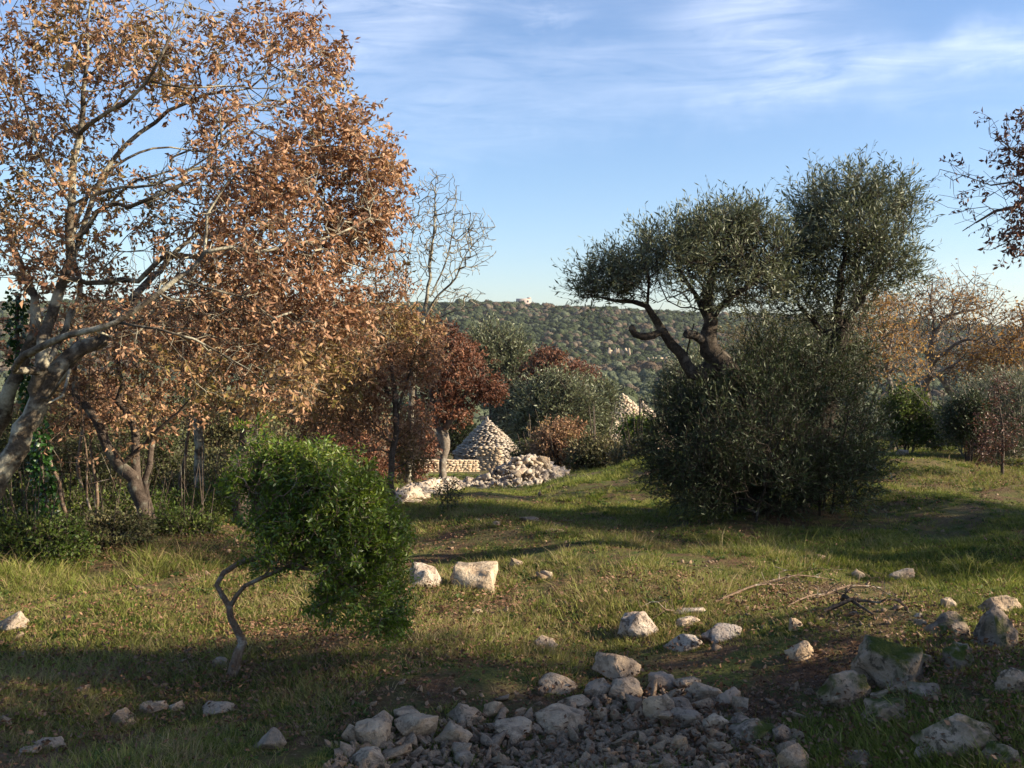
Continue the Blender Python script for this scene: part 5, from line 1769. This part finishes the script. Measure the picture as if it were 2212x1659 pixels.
def tuft(rng, mat, n, h, w_, spread_, lean=.5, seg=2):
    a = Acc()
    az = rng.uniform(0, 6.28, n)
    r = rng.uniform(0, 1, n) ** .6 * spread_
    B = np.stack([np.cos(az) * r, np.sin(az) * r, np.zeros(n)], 1)
    d0 = nrm(np.stack([np.cos(az) * lean * rng.uniform(.1, 1, n), np.sin(az) * lean * rng.uniform(.1, 1, n), np.ones(n)], 1) + rng.normal(0, .22, (n, 3)) * [1, 1, 0])
    hh = h * rng.uniform(.35, 1.1, n)[:, None]
    s = perp(d0, rng)
    d1 = nrm(d0 + nrm(np.stack([np.cos(az), np.sin(az), np.zeros(n)], 1) + rng.normal(0, .4, (n, 3))) * rng.uniform(.2, .9, (n, 1)) + [0, 0, -.15])
    m_ = B + d0 * hh * .55
    t_ = m_ + d1 * hh * .5
    ww = (w_ * rng.uniform(.6, 1.2, n))[:, None]
    V_ = np.stack([B - s * ww, B + s * ww, m_ - s * ww * .8, m_ + s * ww * .8, t_], 1).reshape(-1, 3)
    b_ = np.arange(n)[:, None] * 5
    a.add(V_, b_ + [0, 1, 3, 2])
    a.add(V_, b_ + [2, 3, 4])
    return source('tuft', a.mesh('tuft', mat))


def weed(rng, mat, n, L, w_):
    a = Acc()
    az = rng.uniform(0, 6.28, n)
    D = nrm(np.stack([np.cos(az), np.sin(az), rng.uniform(.15, 1.2, n)], 1))
    leaves_mesh(a, D * L * rng.uniform(0, .5, (n, 1)) * [1, 1, .6], D, L * rng.uniform(.5, 1.1, n), w_ * rng.uniform(.7, 1.3, n), rng, .15, .2)
    return source('weed', a.mesh('weed', mat))


rgr = np.random.default_rng(400)
TUF = ([tuft(rgr, GM_green, 24, .045, .0014, .055, .6) for _ in range(3)] + [tuft(rgr, GM_mix, 24, .050, .0014, .055, .6) for _ in range(3)] +
       [tuft(rgr, GM_dry, 18, .055, .0012, .05, .9) for _ in range(3)] + [weed(rgr, GM_weed, 16, .03, .012) for _ in range(2)] +
       [tuft(rgr, GM_green, 16, .10, .0016, .05, .6), tuft(rgr, GM_mix, 16, .11, .0015, .06, .8), tuft(rgr, GM_dry, 10, .14, .0011, .05, .7)])


def field(p, seed, f):
    r = np.random.default_rng(seed)
    o_ = np.zeros(len(p))
    for _ in range(10):
        k = r.normal(0, f, 2)
        o_ += np.sin(p[:, 0] * k[0] + p[:, 1] * k[1] + r.uniform(0, 6.28))
    return o_ / math.sqrt(5)


def heap_mask(p):
    """0 on the stone heap and the bare patch, 1 in grass"""
    dx = (512 + F * p[:, 0] / p[:, 1]) / K
    dy = (HOR + F * (CAMZ - G(p[:, 0], p[:, 1])) / p[:, 1]) / K
    hp = np.array([inside(a_, b_, poly) for a_, b_ in zip(dx, dy)])
    br = np.exp(-(((dx - 1800) / 240) ** 2 + ((dy - 1290) / 22) ** 2) ** 1.5)
    return hp, br


n_try = 250000
yy = 3.2 + (32 - 3.2) * rgr.uniform(size=n_try) ** 1.55
xx = rgr.uniform(-.64, .64, n_try) * (yy + .8)
p = np.stack([xx, yy], 1)
w1 = np.clip(np.minimum(1.0, (9.0 / yy)) * 1.0, .12, 1)
keep = rgr.uniform(size=n_try) < w1
p = p[keep]
hp, br = heap_mask(p)
f1 = field(p, 1, 1.1)
f2 = field(p, 2, 2.8)
f3 = field(p, 3, 6.0)
dens = np.clip(.58 + .30 * f2 + .30 * f3, .06, 1) * np.where(hp, .06, 1) * (1 - .88 * br)
p_keep = rgr.uniform(size=len(p)) < dens
p, f1, f2, f3, br = p[p_keep], f1[p_keep], f2[p_keep], f3[p_keep], br[p_keep]
n = len(p)
# greener towards the back, drier in the middle foreground
dry = np.clip(.33 + .22 * smooth(7.0, 5.2, p[:, 1]) + .28 * f1 + .12 * f3 + .5 * br - .25 * smooth(9, 13, p[:, 1]) + .15 * np.exp(-((p[:, 0] - .2) / 1.6) ** 2 - ((p[:, 1] - 5.6) / 1.2) ** 2), .03, .9)
u_ = rgr.uniform(size=n)
ty = np.where(u_ < dry * .55, 2, np.where(u_ < dry * .55 + .40, 1, 0))
idx = ty * 3 + rgr.integers(0, 3, n)
wd = rgr.uniform(size=n) < .30
idx = np.where(wd, 9 + rgr.integers(0, 2, n), idx)
# tufts gather round the stones
for x_, y_, r_ in ROCKS:
    m_ = int(16 + 90 * r_)
    a_ = rgr.uniform(0, 6.28, m_)
    q_ = r_ * rgr.uniform(.85, 1.35, m_)
    p = np.concatenate([p, np.stack([x_ + np.cos(a_) * q_, y_ + np.sin(a_) * q_ * .9], 1)])
    idx = np.concatenate([idx, rgr.choice([0, 1, 3, 4, 6, 9], m_)])
n = len(p)
f1, f2, f3 = field(p, 1, 1.1), field(p, 2, 2.8), field(p, 3, 6.0)
dry = np.concatenate([dry, np.full(n - len(dry), .3)])
tall = rgr.uniform(size=n) < np.clip(.004 + .012 * np.clip(f1, 0, 2) + .02 * np.exp(-((p[:, 1] - 8.2) / 1.3) ** 2) * (p[:, 0] > -3) + .25 * (p[:, 0] / p[:, 1] < -.30) * (p[:, 1] > 6.6) * (p[:, 1] < 9), 0, .4)
idx = np.where(tall, 11 + np.where(rgr.uniform(size=n) < dry, 2, rgr.integers(0, 2, n)), idx)
sc = rgr.uniform(.5, 1.08, n) * (1 + .02 * p[:, 1]) * np.clip(1 + .28 * f2, .45, 1.3)
pos = np.stack([p[:, 0], p[:, 1], G(p[:, 0], p[:, 1]) - .004], 1)
scatter('grass', TUF, pos, np.stack([rgr.normal(0, .12, n), rgr.normal(0, .12, n), rgr.uniform(0, 6.28, n)], 1), np.stack([sc * (1 + .03 * p[:, 1]), sc * (1 + .03 * p[:, 1]), sc], 1), idx,
        'short mixed green and straw coloured grass with weeds covering the clearing', 'grass')
print('grass tufts', n)


def litter(rng):
    a = Acc()
    n_ = 5
    B = rng.normal(0, .05, (n_, 3)) * [1, 1, 0] + [0, 0, .006]
    D = nrm(rng.normal(size=(n_, 3)) * [1, 1, .35] + [0, 0, .1])
    leaves_mesh(a, B, D, rng.uniform(.014, .030, n_), rng.uniform(.008, .016, n_), rng, .35, 0, .3)
    return source('litter', a.mesh('litter', GM_litter))


LIT = [litter(rgr) for _ in range(5)]
n = 30000
yy = 3.2 + (13 - 3.2) * rgr.uniform(size=n) ** 1.4
xx = rgr.uniform(-.62, .62, n) * (yy + .6)
p = np.stack([xx, yy], 1)
f1 = field(p, 9, 1.3)
k_ = rgr.uniform(size=n) < np.clip(.35 + .35 * f1, .04, 1)
p = p[k_]
n = len(p)
pos = np.stack([p[:, 0], p[:, 1], G(p[:, 0], p[:, 1]) + rgr.uniform(0, .03, n)], 1)
scatter('fallen_leaves', LIT, pos, np.stack([rgr.normal(0, .2, n), rgr.normal(0, .2, n), rgr.uniform(0, 6.28, n)], 1), np.repeat(rgr.uniform(.7, 1.2, n)[:, None], 3, 1), rgr.integers(0, 5, n),
        'brown fallen oak leaves lying in the grass', 'leaves')
